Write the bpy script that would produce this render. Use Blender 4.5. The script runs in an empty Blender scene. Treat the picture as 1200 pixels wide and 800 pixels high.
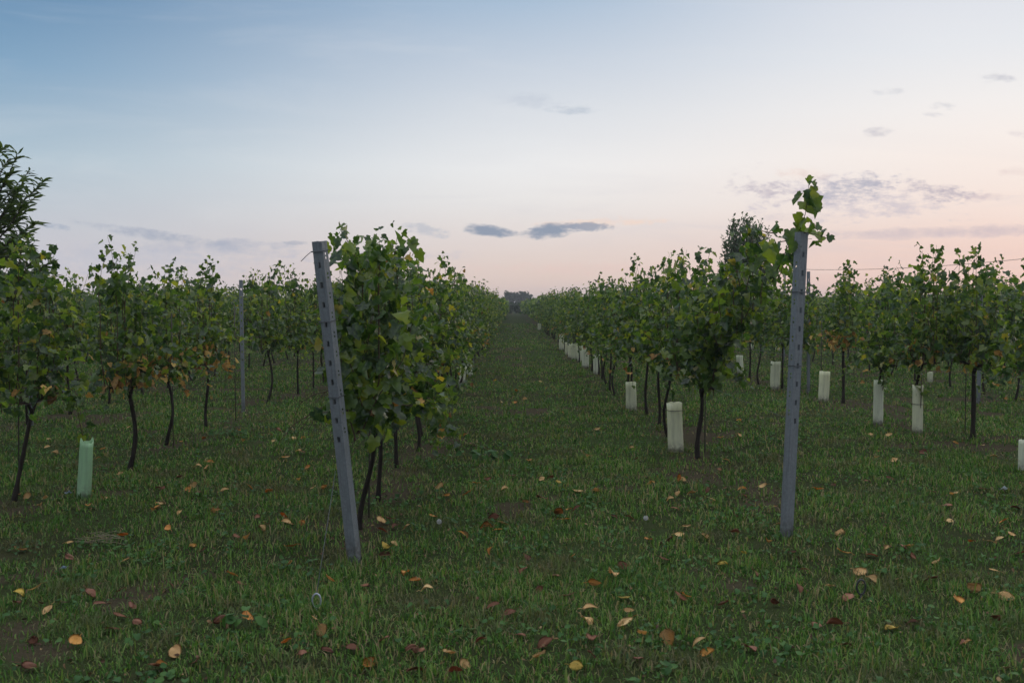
import bpy, bmesh, math, random
import numpy as np
from mathutils import Vector, Matrix

# ------------------------------------------------------------------ camera
scene = bpy.context.scene
COL = scene.collection
CAM_H = 1.6
PITCH = math.radians(-2.16)
FPX = 1167.0
cam_data = bpy.data.cameras.new('camera')
cam = bpy.data.objects.new('camera', cam_data)
COL.objects.link(cam)
cam.location = (0, 0, CAM_H)
cam.rotation_euler = (math.radians(90) + PITCH, 0, 0)
cam_data.sensor_width = 36.0
cam_data.lens = 35.0
cam_data.clip_start = 0.05
cam_data.clip_end = 6000
cam_data.dof.use_dof = True
cam_data.dof.focus_distance = 11.0
cam_data.dof.aperture_fstop = 5.6
scene.camera = cam

# ------------------------------------------------------------------ exposure
scene.view_settings.view_transform = 'Standard'
scene.view_settings.look = 'None'
scene.view_settings.exposure = 0.0
scene.view_settings.gamma = 1.0
scene.view_settings.use_curve_mapping = False
scene.render.engine = 'CYCLES'
scene.cycles.max_bounces = 6
scene.cycles.diffuse_bounces = 3
scene.cycles.transmission_bounces = 4
scene.cycles.transparent_max_bounces = 8
scene.cycles.volume_bounces = 0

# ------------------------------------------------------------------ sky
SUN_EL = math.radians(1.5)
SUN_AZ = math.radians(38)          # clockwise from +Y
def lin(c):
    out = []
    for v in c:
        v = v / 255.0
        out.append(v / 12.92 if v <= 0.04045 else ((v + 0.055) / 1.055) ** 2.4)
    return tuple(out)

world = bpy.data.worlds.new('World')
scene.world = world
world.use_nodes = True
NT = world.node_tree
NT.nodes.clear()

class NB:
    """small helper to write node chains"""
    def __init__(self, nt): self.nt = nt
    def new(self, t, **kw):
        n = self.nt.nodes.new(t)
        for k, v in kw.items(): setattr(n, k, v)
        return n
    def link(self, a, b): self.nt.links.new(a, b)
    def setin(self, sock, v):
        if hasattr(v, 'is_output') or isinstance(v, bpy.types.NodeSocket): self.link(v, sock)
        else: sock.default_value = v
    def math(self, op, a, b=None, c=None, clamp=False):
        n = self.new('ShaderNodeMath', operation=op, use_clamp=clamp)
        self.setin(n.inputs[0], a)
        if b is not None: self.setin(n.inputs[1], b)
        if c is not None: self.setin(n.inputs[2], c)
        return n.outputs[0]
    def mix(self, f, a, b, blend='MIX'):
        n = self.new('ShaderNodeMix', data_type='RGBA', blend_type=blend)
        self.setin(n.inputs[0], f)
        self.setin(n.inputs[6], a if not isinstance(a, tuple) else (*a[:3], 1))
        self.setin(n.inputs[7], b if not isinstance(b, tuple) else (*b[:3], 1))
        return n.outputs[2]
    def ramp(self, f, stops, interp='LINEAR'):
        n = self.new('ShaderNodeValToRGB')
        n.color_ramp.interpolation = interp
        el = n.color_ramp.elements
        while len(el) > 1: el.remove(el[-1])
        el[0].position = stops[0][0]; el[0].color = (*stops[0][1][:3], 1)
        for p, c in stops[1:]:
            e = el.new(p); e.color = (*c[:3], 1)
        self.setin(n.inputs[0], f)
        return n.outputs[0]
    def smooth(self, x, a, b, lo=0.0, hi=1.0):
        n = self.new('ShaderNodeMapRange', interpolation_type='SMOOTHSTEP')
        self.setin(n.inputs[0], x)
        for i, v in zip((1, 2, 3, 4), (a, b, lo, hi)): n.inputs[i].default_value = v
        return n.outputs[0]
    def noise(self, vec, scale, detail=4, rough=0.55, dist=0.0):
        n = self.new('ShaderNodeTexNoise')
        if vec is not None: self.setin(n.inputs['Vector'], vec)
        n.inputs['Scale'].default_value = scale; n.inputs['Detail'].default_value = detail
        n.inputs['Roughness'].default_value = rough; n.inputs['Distortion'].default_value = dist
        return n.outputs[0]

w = NB(NT)
tc = w.new('ShaderNodeTexCoord')
sep = w.new('ShaderNodeSeparateXYZ'); w.link(tc.outputs['Generated'], sep.inputs[0])
dx, dy, dz = sep.outputs
zz = w.math('MAXIMUM', dz, 0.0)
def S(r, g, b): return lin((r, g, b))
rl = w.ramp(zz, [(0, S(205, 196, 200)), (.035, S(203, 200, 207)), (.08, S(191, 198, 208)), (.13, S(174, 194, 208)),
                 (.21, S(128, 164, 194)), (.29, S(88, 132, 172)), (.42, S(150, 178, 206)), (.6, (.98, 1.05, 1.16)), (1, (1.2, 1.27, 1.38))])  # overhead stops, out of view, brightened to lift ground and leaves; likewise in later ramps
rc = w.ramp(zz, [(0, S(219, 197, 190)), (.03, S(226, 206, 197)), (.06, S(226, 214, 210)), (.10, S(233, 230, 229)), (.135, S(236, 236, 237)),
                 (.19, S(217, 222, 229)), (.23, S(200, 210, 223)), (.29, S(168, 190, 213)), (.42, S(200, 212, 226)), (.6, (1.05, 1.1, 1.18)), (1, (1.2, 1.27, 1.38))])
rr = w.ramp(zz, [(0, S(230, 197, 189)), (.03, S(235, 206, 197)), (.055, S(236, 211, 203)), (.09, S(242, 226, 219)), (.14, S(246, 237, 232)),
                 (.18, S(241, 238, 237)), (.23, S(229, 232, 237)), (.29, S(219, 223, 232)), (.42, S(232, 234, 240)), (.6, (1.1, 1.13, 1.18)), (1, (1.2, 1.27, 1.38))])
horiz = w.math('MAXIMUM', w.math('SQRT', w.math('ADD', w.math('MULTIPLY', dx, dx), w.math('MULTIPLY', dy, dy))), 0.001)
saz = w.math('DIVIDE', dx, horiz)                # sine of the compass direction, +1 = east
f1 = w.smooth(saz, -0.52, 0.06)
f2 = w.smooth(saz, -0.02, 0.44)
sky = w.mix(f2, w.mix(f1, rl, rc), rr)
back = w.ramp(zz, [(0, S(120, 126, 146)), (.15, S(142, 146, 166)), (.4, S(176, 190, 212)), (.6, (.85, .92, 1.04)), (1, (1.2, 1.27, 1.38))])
fb = w.smooth(dy, 0.25, -0.35)
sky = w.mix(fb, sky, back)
# clouds, placed by compass direction and height on the far sky
yy = w.math('MAXIMUM', dy, 0.05)
cu = w.math('DIVIDE', dx, yy); cv = w.math('DIVIDE', dz, yy)
comb = w.new('ShaderNodeCombineXYZ')
w.link(cu, comb.inputs[0]); w.link(w.math('MULTIPLY', cv, 2.3), comb.inputs[1])
nA = w.noise(comb.outputs[0], 30, 6, .62)
nB = w.noise(comb.outputs[0], 95, 5, .65)
nz = w.math('ADD', w.math('MULTIPLY', w.math('SUBTRACT', nA, .5), 4.2), w.math('MULTIPLY', w.math('SUBTRACT', nB, .5), 2.6))
def cloud(u, v, ru, rv, rot, color, op, soft=1.1, rag=.8):
    """u, v = tangents of azimuth and elevation"""
    global sky
    du = w.math('SUBTRACT', cu, u); dv = w.math('SUBTRACT', cv, v)
    c, s = math.cos(rot), math.sin(rot)
    a = w.math('DIVIDE', w.math('ADD', w.math('MULTIPLY', du, c), w.math('MULTIPLY', dv, s)), ru)
    b = w.math('DIVIDE', w.math('SUBTRACT', w.math('MULTIPLY', dv, c), w.math('MULTIPLY', du, s)), rv)
    r2 = w.math('ADD', w.math('MULTIPLY', a, a), w.math('MULTIPLY', b, b))
    m = w.math('MULTIPLY_ADD', nz, rag, w.math('SUBTRACT', 1.0, r2))
    m = w.math('MULTIPLY', w.smooth(m, 0.0, soft), op)
    sky = w.mix(m, sky, S(*color))
def U(px): return (px - 599) / FPX
def V(py): return (356 - py) / FPX
def C(px, py, rx, ry, rot, color, op, **k): cloud(U(px), V(py), rx / FPX, ry / FPX, rot, color, op, **k)
cc = w.new('ShaderNodeCombineXYZ'); w.link(w.math('MULTIPLY_ADD', cv, 1.5, cu), cc.inputs[0]); w.link(w.math('MULTIPLY', cv, 7.0), cc.inputs[1])
cir = w.noise(cc.outputs[0], 3.2, 7, .62, .6)
sky = w.mix(w.math('MULTIPLY', w.smooth(cir, .46, .75), .14), sky, S(238, 236, 236))
sky = w.mix(w.math('MULTIPLY', w.smooth(cir, .5, .3), w.math('MULTIPLY', w.smooth(cv, .2, .06), .22)), sky, S(196, 196, 208))
# long soft lavender banks low over the horizon
C(120, 305, 260, 22, -.02, (186, 190, 205), .55, soft=1.6)
C(420, 300, 150, 9, 0, (190, 190, 204), .5, soft=1.6)
C(1120, 272, 230, 9, .03, (196, 186, 196), .75, soft=1.3, rag=.45)
C(700, 262, 80, 7, .05, (240, 216, 202), .8, soft=1.2)
C(720, 315, 190, 10, 0, (231, 203, 196), .5, soft=1.5)
# dark streak on the left
C(190, 277, 120, 8, -.16, (158, 168, 188), .85, soft=1.4, rag=.55)
C(250, 292, 130, 9, -.05, (176, 181, 198), .6, soft=1.6, rag=.5)
C(62, 265, 24, 5, -.15, (160, 172, 192), .7, soft=1.0)
C(300, 286, 60, 6, -.05, (170, 176, 194), .5, soft=1.2)
C(345, 285, 14, 3, 0, (158, 166, 184), .5)
# centre: two small dark clouds with tails
C(572, 271, 36, 8.5, -.08, (142, 154, 174), 1., soft=.9, rag=.45)
C(644, 271, 40, 10, .12, (142, 154, 174), 1., soft=.9, rag=.45)
C(688, 266, 40, 6, 0, (152, 160, 178), .9, soft=.9)
C(500, 270, 34, 9, -.2, (172, 180, 196), .55, soft=1.2)
# upper right wisps
C(672, 131, 36, 7, -.05, (176, 188, 204), .75, soft=1.9)
C(620, 120, 60, 12, -.1, (192, 200, 213), .5, soft=1.6)
C(1028, 155, 22, 7, .1, (186, 184, 196), .8, soft=1.9)
C(1105, 127, 26, 6, -.05, (182, 186, 198), .85, soft=1.9)
C(1035, 110, 24, 5, .05, (196, 199, 208), .7, soft=1.9)
C(1164, 95, 22, 7, 0, (190, 192, 203), .85, soft=1.9)
C(1090, 136, 14, 4, 0, (190, 191, 202), .7, soft=1.8)
C(1190, 158, 18, 6, 0, (208, 200, 206), .6, soft=1.9)
# mauve mass on the right
C(1000, 230, 150, 30, -.04, (198, 192, 204), .75, soft=1.8, rag=1.2)
C(905, 226, 60, 14, -.3, (190, 182, 194), .85, soft=2.0, rag=1.2)
C(1000, 222, 56, 16, .1, (172, 175, 192), .9, soft=2.0, rag=1.2)
C(1090, 224, 56, 14, -.1, (184, 177, 190), .9, soft=2.0, rag=1.2)
C(935, 205, 40, 9, 0, (240, 218, 208), .7, soft=2.0)
C(1150, 232, 30, 6, .1, (206, 192, 198), .7, soft=1.9)
C(1190, 203, 26, 7, 0, (222, 205, 204), .7, soft=1.9)
C(940, 255, 80, 8, 0, (205, 196, 204), .6, soft=2.0)

nish = w.new('ShaderNodeTexSky', sky_type='NISHITA')
nish.sun_disc = False
nish.sun_elevation = SUN_EL
nish.sun_rotation = SUN_AZ
nish.altitude = 100
bg1 = w.new('ShaderNodeBackground'); w.link(nish.outputs[0], bg1.inputs[0]); bg1.inputs[1].default_value = 0.006
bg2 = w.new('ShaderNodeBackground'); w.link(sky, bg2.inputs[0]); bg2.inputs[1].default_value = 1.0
add = w.new('ShaderNodeAddShader'); w.link(bg1.outputs[0], add.inputs[0]); w.link(bg2.outputs[0], add.inputs[1])
outw = w.new('ShaderNodeOutputWorld'); w.link(add.outputs[0], outw.inputs[0])

# the afterglow: a very soft low warm sun
sl = bpy.data.lights.new('sun', 'SUN'); sl.energy = 0.5; sl.angle = math.radians(25); sl.color = (1.0, .78, .66)
so = bpy.data.objects.new('sun', sl); COL.objects.link(so)
sd = Vector((math.sin(SUN_AZ), math.cos(SUN_AZ), math.tan(math.radians(8))))
so.rotation_euler = sd.to_track_quat('Z', 'Y').to_euler()

# ------------------------------------------------------------------ pixel helpers (photo coordinates -> points in the place)
CR = cam.rotation_euler.to_matrix()
def ray(px, py):
    return CR @ Vector(((px - 600) / FPX, (400 - py) / FPX, -1.0))
def G(px, py):
    d = ray(px, py); t = -CAM_H / d.z
    return Vector((d.x * t, d.y * t, 0.0))
def P(px, py, Y):
    d = ray(px, py); t = Y / d.y
    return Vector((d.x * t, Y, CAM_H + d.z * t))

# ------------------------------------------------------------------ noise
def hash2(ix, iy, seed):
    h = (ix.astype(np.int64) * 374761393 + iy.astype(np.int64) * 668265263 + seed * 1274126177) & 0xFFFFFFFF
    h = ((h ^ (h >> 13)) * 1274126177) & 0xFFFFFFFF
    return ((h ^ (h >> 16)) & 0xFFFF) / 65535.0
def vnoise(x, y, s, seed=0):
    x = np.asarray(x, float) / s; y = np.asarray(y, float) / s
    ix = np.floor(x); iy = np.floor(y); fx = x - ix; fy = y - iy
    fx = fx * fx * (3 - 2 * fx); fy = fy * fy * (3 - 2 * fy)
    a = hash2(ix, iy, seed); b = hash2(ix + 1, iy, seed); c = hash2(ix, iy + 1, seed); d = hash2(ix + 1, iy + 1, seed)
    return (a * (1 - fx) + b * fx) * (1 - fy) + (c * (1 - fx) + d * fx) * fy

ROWS = {'L1': -1.05, 'R1': 1.87, 'L2': -3.85, 'R2': 5.08, 'L3': -6.5, 'R3': 8.35, 'L4': -9.25, 'R4': 11.3,
        'L5': -12.0, 'R5': 14.2, 'L6': -14.8, 'R6': 17.1}
def gz(x, y):
    x = np.asarray(x, float); y = np.asarray(y, float)
    d = np.hypot(x, y)
    h = (vnoise(x, y, 2.3, 1) - .5) * .07 + (vnoise(x, y, .7, 2) - .5) * .03
    return h * np.clip(1.4 - d / 60, 0, 1)
def gz1(x, y): return float(gz(x, y))
def soil(x, y):
    """how bare the ground is: strips under the vines and worn patches"""
    x = np.asarray(x, float); y = np.asarray(y, float)
    s = np.zeros_like(x)
    for k, r in ROWS.items():
        y0 = {'L1': 6.0, 'R1': 6.6}.get(k, 2.0)
        s = np.maximum(s, np.clip(1.15 - np.abs(x - r + (vnoise(x, y, .9, 31) - .5) * .5) / .45, 0, 1) * np.clip((y - y0) / 1.0, 0, 1))
    n = vnoise(x, y, .55, 5) * .6 + vnoise(x, y, .22, 6) * .4
    s = s * (-.25 + 1.45 * n)
    p = np.clip((vnoise(x, y, 1.1, 8) * .6 + vnoise(x, y, .35, 9) * .4 - .64) * 6, 0, .9)
    return np.clip(np.maximum(s, p), 0, 1)

# ------------------------------------------------------------------ mesh helpers
def mesh_np(name, verts, faces_list, mats, mat_idx=None, smooth=False):
    """faces_list: list of int arrays (n,k)"""
    me = bpy.data.meshes.new(name)
    verts = np.asarray(verts, np.float32)
    loops = np.concatenate([f.ravel() for f in faces_list]).astype(np.int32)
    tot = np.concatenate([np.full(len(f), f.shape[1], np.int32) for f in faces_list])
    start = np.concatenate([[0], np.cumsum(tot)[:-1]]).astype(np.int32)
    me.vertices.add(len(verts)); me.vertices.foreach_set('co', verts.ravel())
    me.loops.add(len(loops)); me.loops.foreach_set('vertex_index', loops)
    me.polygons.add(len(tot)); me.polygons.foreach_set('loop_start', start)
    for m in (mats if isinstance(mats, (list, tuple)) else [mats]): me.materials.append(m)
    if mat_idx is not None: me.polygons.foreach_set('material_index', np.asarray(mat_idx, np.int32))
    me.polygons.foreach_set('use_smooth', np.full(len(tot), smooth, bool))
    me.update(calc_edges=True); me.validate()
    return me
def link(name, me, parent=None):
    o = bpy.data.objects.new(name, me); COL.objects.link(o)
    if parent is not None: o.parent = parent
    return o
def empty(name, loc=(0, 0, 0)):
    o = bpy.data.objects.new(name, None); o.empty_display_size = .1; COL.objects.link(o); o.location = loc
    return o
def tag(o, label=None, cat=None, group=None, kind=None):
    if label: o['label'] = label
    if cat: o['category'] = cat
    if group: o['group'] = group
    if kind: o['kind'] = kind
    return o

class Tubes:
    """collects tapered tubes in one mesh"""
    def __init__(self): self.v = []; self.f = []; self.n = 0
    def add(self, pts, rad, sides=6, cap=True):
        pts = [Vector(p) for p in pts]; k = len(pts)
        if not hasattr(rad, '__len__'): rad = [rad] * k
        ref = None
        for i, p in enumerate(pts):
            t = (pts[min(i + 1, k - 1)] - pts[max(i - 1, 0)])
            t = t.normalized() if t.length > 1e-9 else Vector((0, 0, 1))
            if ref is None: ref = Vector((1, 0, 0)) if abs(t.x) < .8 else Vector((0, 1, 0))
            a = (ref - t * ref.dot(t)).normalized(); b = t.cross(a); ref = a
            for s in range(sides):
                th = 2 * math.pi * s / sides
                self.v.append(p + (a * math.cos(th) + b * math.sin(th)) * rad[i])
        for i in range(k - 1):
            o = self.n + i * sides
            for s in range(sides):
                s2 = (s + 1) % sides
                self.f.append((o + s, o + s2, o + sides + s2, o + sides + s))
        if cap:
            self.f.append(tuple(self.n + s for s in reversed(range(sides))))
            o = self.n + (k - 1) * sides
            self.f.append(tuple(o + s for s in range(sides)))
        self.n += k * sides
    def mesh(self, name, mat, smooth=True):
        me = bpy.data.meshes.new(name)
        me.from_pydata([tuple(v) for v in self.v], [], self.f)
        me.materials.append(mat)
        if smooth: me.polygons.foreach_set('use_smooth', np.ones(len(me.polygons), bool))
        me.update()
        return me

# ------------------------------------------------------------------ materials
def mat(name):
    m = bpy.data.materials.new(name); m.use_nodes = True
    n = NB(m.node_tree); bs = m.node_tree.nodes['Principled BSDF']; out = m.node_tree.nodes['Material Output']
    return m, n, bs, out

def leaf_mat(name, stops, trans_tint, tmix=.35, rough=.45, under=1.5, spec=.4, blotch=None):
    m, n, bs, out = mat(name)
    geo = n.new('ShaderNodeNewGeometry'); oi = n.new('ShaderNodeObjectInfo')
    r = n.math('FRACT', n.math('ADD', geo.outputs['Random Per Island'], n.math('MULTIPLY', oi.outputs['Random'], .37)))
    col = n.ramp(r, stops)
    co = n.new('ShaderNodeTexCoord')
    nn = n.noise(co.outputs['Object'], 38, 3, .6)
    col = n.mix(n.math('MULTIPLY', n.smooth(nn, .42, .7), .4), col, tuple(c * 1.5 for c in stops[len(stops) // 2][1]))
    if blotch:
        nb = n.noise(co.outputs['Object'], 70, 2, .6)
        col = n.mix(n.smooth(nb, .58, .7), col, blotch)
    pale = n.mix(.5, col, tuple(c * 2 for c in stops[0][1]))
    col2 = n.mix(geo.outputs['Backfacing'], col, n.mix(1., col, (under, under, under * 1.1), 'MULTIPLY'))
    n.link(col2, bs.inputs['Base Color']); bs.inputs['Roughness'].default_value = rough
    bs.inputs['Specular IOR Level'].default_value = spec
    tr = n.new('ShaderNodeBsdfTranslucent'); n.link(n.mix(1., col, trans_tint, 'MULTIPLY'), tr.inputs[0])
    ms = n.new('ShaderNodeMixShader'); ms.inputs[0].default_value = tmix
    n.link(bs.outputs[0], ms.inputs[1]); n.link(tr.outputs[0], ms.inputs[2]); n.link(ms.outputs[0], out.inputs[0])
    return m
VINE_STOPS = [(0, (.010, .030, .011)), (.3, (.020, .052, .017)), (.55, (.042, .082, .022)), (.75, (.074, .122, .028)), (.9, (.125, .168, .032)), (.975, (.16, .19, .034)), (1, (.24, .18, .04))]
M_LEAF = leaf_mat('vine_leaf', VINE_STOPS, (2.7, 2.5, .85), .44, .36, 1.55, .5)
M_AUT = leaf_mat('autumn_vine_leaf', [(0, (.16, .08, .03)), (.25, (.28, .15, .04)), (.5, (.42, .26, .07)), (.75, (.48, .33, .09)), (1, (.18, .10, .045))],
                 (1.4, 1.1, .8), .3, .6, 1.2, .25, blotch=(.09, .05, .025))
M_PEACH = leaf_mat('narrow_tree_leaf', [(0, (.026, .048, .018)), (.5, (.044, .074, .024)), (1, (.08, .115, .03))], (2, 2.1, 1), .3, .4, 1.5, .45)
M_OLIVE = leaf_mat('round_tree_leaf', [(0, (.045, .07, .04)), (.5, (.065, .095, .05)), (1, (.10, .13, .065))], (1.6, 1.7, 1.1), .3, .5, 1.7, .35)
M_FARTREE = leaf_mat('far_tree_leaf', [(0, (.022, .04, .022)), (.5, (.032, .055, .026)), (1, (.05, .075, .03))], (1.5, 1.6, 1), .25, .6, 1.2, .2)

def simple(name, col, rough=.7, metal=0., nscale=20, namt=.5, dark=.5, bump=.0, bscale=60, spec=.3, stretch=None):
    m, n, bs, out = mat(name)
    co = n.new('ShaderNodeTexCoord'); vec = co.outputs['Object']
    if stretch:
        mp = n.new('ShaderNodeMapping'); mp.inputs['Scale'].default_value = stretch; n.link(vec, mp.inputs[0]); vec = mp.outputs[0]
    nn = n.noise(vec, nscale, 5, .6)
    c = n.mix(n.math('MULTIPLY', n.smooth(nn, .3, .72), namt), col, tuple(x * dark for x in col))
    oi = n.new('ShaderNodeObjectInfo')
    n.link(n.mix(1., c, n.ramp(oi.outputs['Random'], [(0, (.82, .82, .82)), (1, (1.12, 1.12, 1.12))]), 'MULTIPLY'), bs.inputs['Base Color'])
    bs.inputs['Roughness'].default_value = rough; bs.inputs['Metallic'].default_value = metal
    bs.inputs['Specular IOR Level'].default_value = spec
    if bump:
        b = n.new('ShaderNodeBump'); b.inputs['Strength'].default_value = bump; b.inputs['Distance'].default_value = .01
        n.link(n.noise(vec, bscale, 4, .6), b.inputs['Height']); n.link(b.outputs[0], bs.inputs['Normal'])
    return m
M_BARK = simple('vine_bark', (.038, .031, .025), .9, 0, 30, .8, .4, .8, 70, .15, (1, 1, .25))
M_CANE = simple('vine_cane', (.085, .048, .03), .7, 0, 30, .6, .5, .2, 80, .3)
M_TREEBARK = simple('tree_bark', (.07, .058, .048), .9, 0, 12, .8, .4, .8, 30, .15)
M_WIRE = simple('wire_steel', (.10, .105, .11), .6, .4, 60, .4, .6)
M_STAKE = simple('stake_steel', (.10, .085, .075), .7, .3, 40, .7, .5)

def steel():
    m, n, bs, out = mat('galvanised_steel')
    co = n.new('ShaderNodeTexCoord')
    vo = n.new('ShaderNodeTexVoronoi'); vo.inputs['Scale'].default_value = 90; n.link(co.outputs['Object'], vo.inputs['Vector'])
    mp = n.new('ShaderNodeMapping'); mp.inputs['Scale'].default_value = (14, 14, 1.2); n.link(co.outputs['Object'], mp.inputs[0])
    streak = n.noise(mp.outputs[0], 6, 5, .6)
    base = n.mix(vo.outputs['Color'], (.155, .172, .184), (.205, .225, .237))
    base = n.mix(n.smooth(streak, .45, .75), base, (.118, .130, .138))
    big = n.noise(co.outputs['Object'], 9, 6, .7)
    base = n.mix(n.math('MULTIPLY', n.smooth(big, .58, .72), .6), base, (.09, .08, .07))
    sp = n.new('ShaderNodeSeparateXYZ'); n.link(co.outputs['Object'], sp.inputs[0])
    mud = n.math('MULTIPLY', n.smooth(sp.outputs[2], .22, .02), n.smooth(n.noise(co.outputs['Object'], 25, 5, .65), .35, .6))
    base = n.mix(n.math('MULTIPLY', mud, .8), base, (.06, .048, .034))
    n.link(base, bs.inputs['Base Color'])
    bs.inputs['Metallic'].default_value = .15; bs.inputs['Roughness'].default_value = .6
    b = n.new('ShaderNodeBump'); b.inputs['Strength'].default_value = .15; b.inputs['Distance'].default_value = .002
    n.link(big, b.inputs['Height']); n.link(b.outputs[0], bs.inputs['Normal'])
    return m
M_STEEL = steel()

def tube_mat(name, col, tint):
    m, n, bs, out = mat(name)
    co = n.new('ShaderNodeTexCoord')
    mp = n.new('ShaderNodeMapping'); mp.inputs['Scale'].default_value = (9, 9, 1.3); n.link(co.outputs['Object'], mp.inputs[0])
    st = n.noise(mp.outputs[0], 3, 5, .6)
    c = n.mix(n.smooth(st, .4, .75), col, tuple(x * .78 for x in col))
    sp = n.new('ShaderNodeSeparateXYZ'); n.link(co.outputs['Object'], sp.inputs[0])
    dirt = n.math('MULTIPLY', n.smooth(sp.outputs[2], .16, .0), n.smooth(n.noise(co.outputs['Object'], 30, 4, .6), .35, .6))
    c = n.mix(n.math('MULTIPLY', dirt, .7), c, (.16, .13, .09))
    oi = n.new('ShaderNodeObjectInfo')
    c = n.mix(1., c, n.ramp(oi.outputs['Random'], [(0, (.85, .87, .82)), (.5, (1, 1, .95)), (1, (.95, .98, 1.02))]), 'MULTIPLY')
    n.link(c, bs.inputs['Base Color']); bs.inputs['Roughness'].default_value = .5
    tr = n.new('ShaderNodeBsdfTranslucent'); n.link(n.mix(1., c, tint, 'MULTIPLY'), tr.inputs[0])
    ms = n.new('ShaderNodeMixShader'); ms.inputs[0].default_value = .35
    n.link(bs.outputs[0], ms.inputs[1]); n.link(tr.outputs[0], ms.inputs[2]); n.link(ms.outputs[0], out.inputs[0])
    return m
M_TUBEG = tube_mat('green_tube_plastic', (.50, .74, .48), (1., 1.1, .95))
M_TUBEW = tube_mat('pale_tube_plastic', (.86, .86, .68), (1.1, 1.1, .95))

def ground_mat():
    m, n, bs, out = mat('turf_soil')
    co = n.new('ShaderNodeTexCoord'); v = co.outputs['Object']
    at = n.new('ShaderNodeAttribute', attribute_name='soil')
    n1 = n.noise(v, 1.6, 6, .65); n2 = n.noise(v, 9, 6, .7); n3 = n.noise(v, 60, 4, .7); n4 = n.noise(v, .25, 4, .6); n5 = n.noise(v, 260, 3, .7)
    earth = n.mix(n2, (.036, .031, .019), (.068, .056, .035))
    earth = n.mix(n.smooth(n3, .5, .72), earth, (.11, .088, .058))
    green = n.mix(n2, (.018, .025, .010), (.040, .056, .018))
    green = n.mix(n.smooth(n3, .45, .75), green, (.030, .030, .017))
    green = n.mix(n.math('MULTIPLY', n.smooth(n1, .5, .7), .55), green, (.060, .055, .028))
    green = n.mix(n.math('MULTIPLY', n.smooth(n4, .4, .65), .5), green, (.042, .084, .02))
    f = n.math('MULTIPLY_ADD', n.math('SUBTRACT', n3, .5), .6, at.outputs['Fac'])
    c = n.mix(n.smooth(f, .25, .6), green, earth)
    c = n.mix(n.smooth(n5, .52, .7), c, (.095, .078, .048))
    c = n.mix(n.smooth(n5, .46, .3), c, (.014, .012, .009))
    n.link(c, bs.inputs['Base Color']); bs.inputs['Roughness'].default_value = .95
    bs.inputs['Specular IOR Level'].default_value = .02
    b = n.new('ShaderNodeBump'); b.inputs['Strength'].default_value = .9; b.inputs['Distance'].default_value = .03
    n.link(n.math('ADD', n2, n.math('MULTIPLY', n3, .5)), b.inputs['Height']); n.link(b.outputs[0], bs.inputs['Normal'])
    return m
M_GROUND = ground_mat()

def grass_mat():
    m, n, bs, out = mat('grass_blade')
    geo = n.new('ShaderNodeNewGeometry'); co = n.new('ShaderNodeTexCoord')
    col = n.ramp(geo.outputs['Random Per Island'], [(0, (.024, .062, .015)), (.28, (.054, .128, .027)), (.54, (.096, .19, .042)), (.78, (.175, .265, .068)), (.83, (.19, .16, .08)), (1, (.30, .245, .14))])
    p = n.noise(co.outputs['Object'], 1.3, 5, .65)
    col = n.mix(n.math('MULTIPLY', n.smooth(p, .5, .66), .8), col, (.115, .098, .062))
    p2 = n.noise(co.outputs['Object'], .5, 3, .6)
    col = n.mix(n.math('MULTIPLY', n.smooth(p2, .5, .68), .45), col, (.050, .125, .028))
    n.link(col, bs.inputs['Base Color']); bs.inputs['Roughness'].default_value = .5; bs.inputs['Specular IOR Level'].default_value = .08
    tr = n.new('ShaderNodeBsdfTranslucent'); n.link(n.mix(1., col, (1.7, 1.8, .9), 'MULTIPLY'), tr.inputs[0])
    ms = n.new('ShaderNodeMixShader'); ms.inputs[0].default_value = .3
    n.link(bs.outputs[0], ms.inputs[1]); n.link(tr.outputs[0], ms.inputs[2]); n.link(ms.outputs[0], out.inputs[0])
    return m
M_GRASS = grass_mat()
M_WEED = leaf_mat('weed_leaf', [(0, (.026, .068, .02)), (.5, (.042, .105, .028)), (1, (.075, .155, .036))], (1.5, 1.6, 1), .25, .5, 1.2, .15)
M_STRAW = simple('dry_straw', (.22, .19, .12), .8, 0, 40, .5, .6)

def fallen_mat(name, a, b, spot):
    m, n, bs, out = mat(name)
    co = n.new('ShaderNodeTexCoord'); oi = n.new('ShaderNodeObjectInfo')
    c = n.mix(oi.outputs['Random'], a, b)
    mp = n.new('ShaderNodeMapping'); n.link(co.outputs['Object'], mp.inputs[0])
    cb = n.new('ShaderNodeCombineXYZ')
    for i, k in enumerate((37., 91., 13.)): n.link(n.math('MULTIPLY', oi.outputs['Random'], k), cb.inputs[i])
    n.link(cb.outputs[0], mp.inputs['Location'])
    c = n.mix(n.math('MULTIPLY', n.smooth(n.noise(mp.outputs[0], 30, 5, .65), .5, .68), .75), c, spot)
    c = n.mix(n.math('MULTIPLY', n.smooth(n.noise(mp.outputs[0], 160, 3, .6), .55, .75), .5), c, spot)
    n.link(c, bs.inputs['Base Color']); bs.inputs['Roughness'].default_value = .6; bs.inputs['Specular IOR Level'].default_value = .3
    return m
FALL = {'O': ('orange', fallen_mat('orange_leaf', (.50, .20, .04), (.60, .30, .065), (.20, .08, .03))),
        'T': ('tan', fallen_mat('tan_leaf', (.60, .37, .15), (.68, .47, .21), (.28, .15, .07))),
        'R': ('russet', fallen_mat('russet_leaf', (.19, .075, .042), (.29, .125, .065), (.09, .045, .03))),
        'Y': ('yellow', fallen_mat('yellow_leaf', (.56, .40, .06), (.62, .44, .11), (.24, .15, .04)))}

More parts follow.
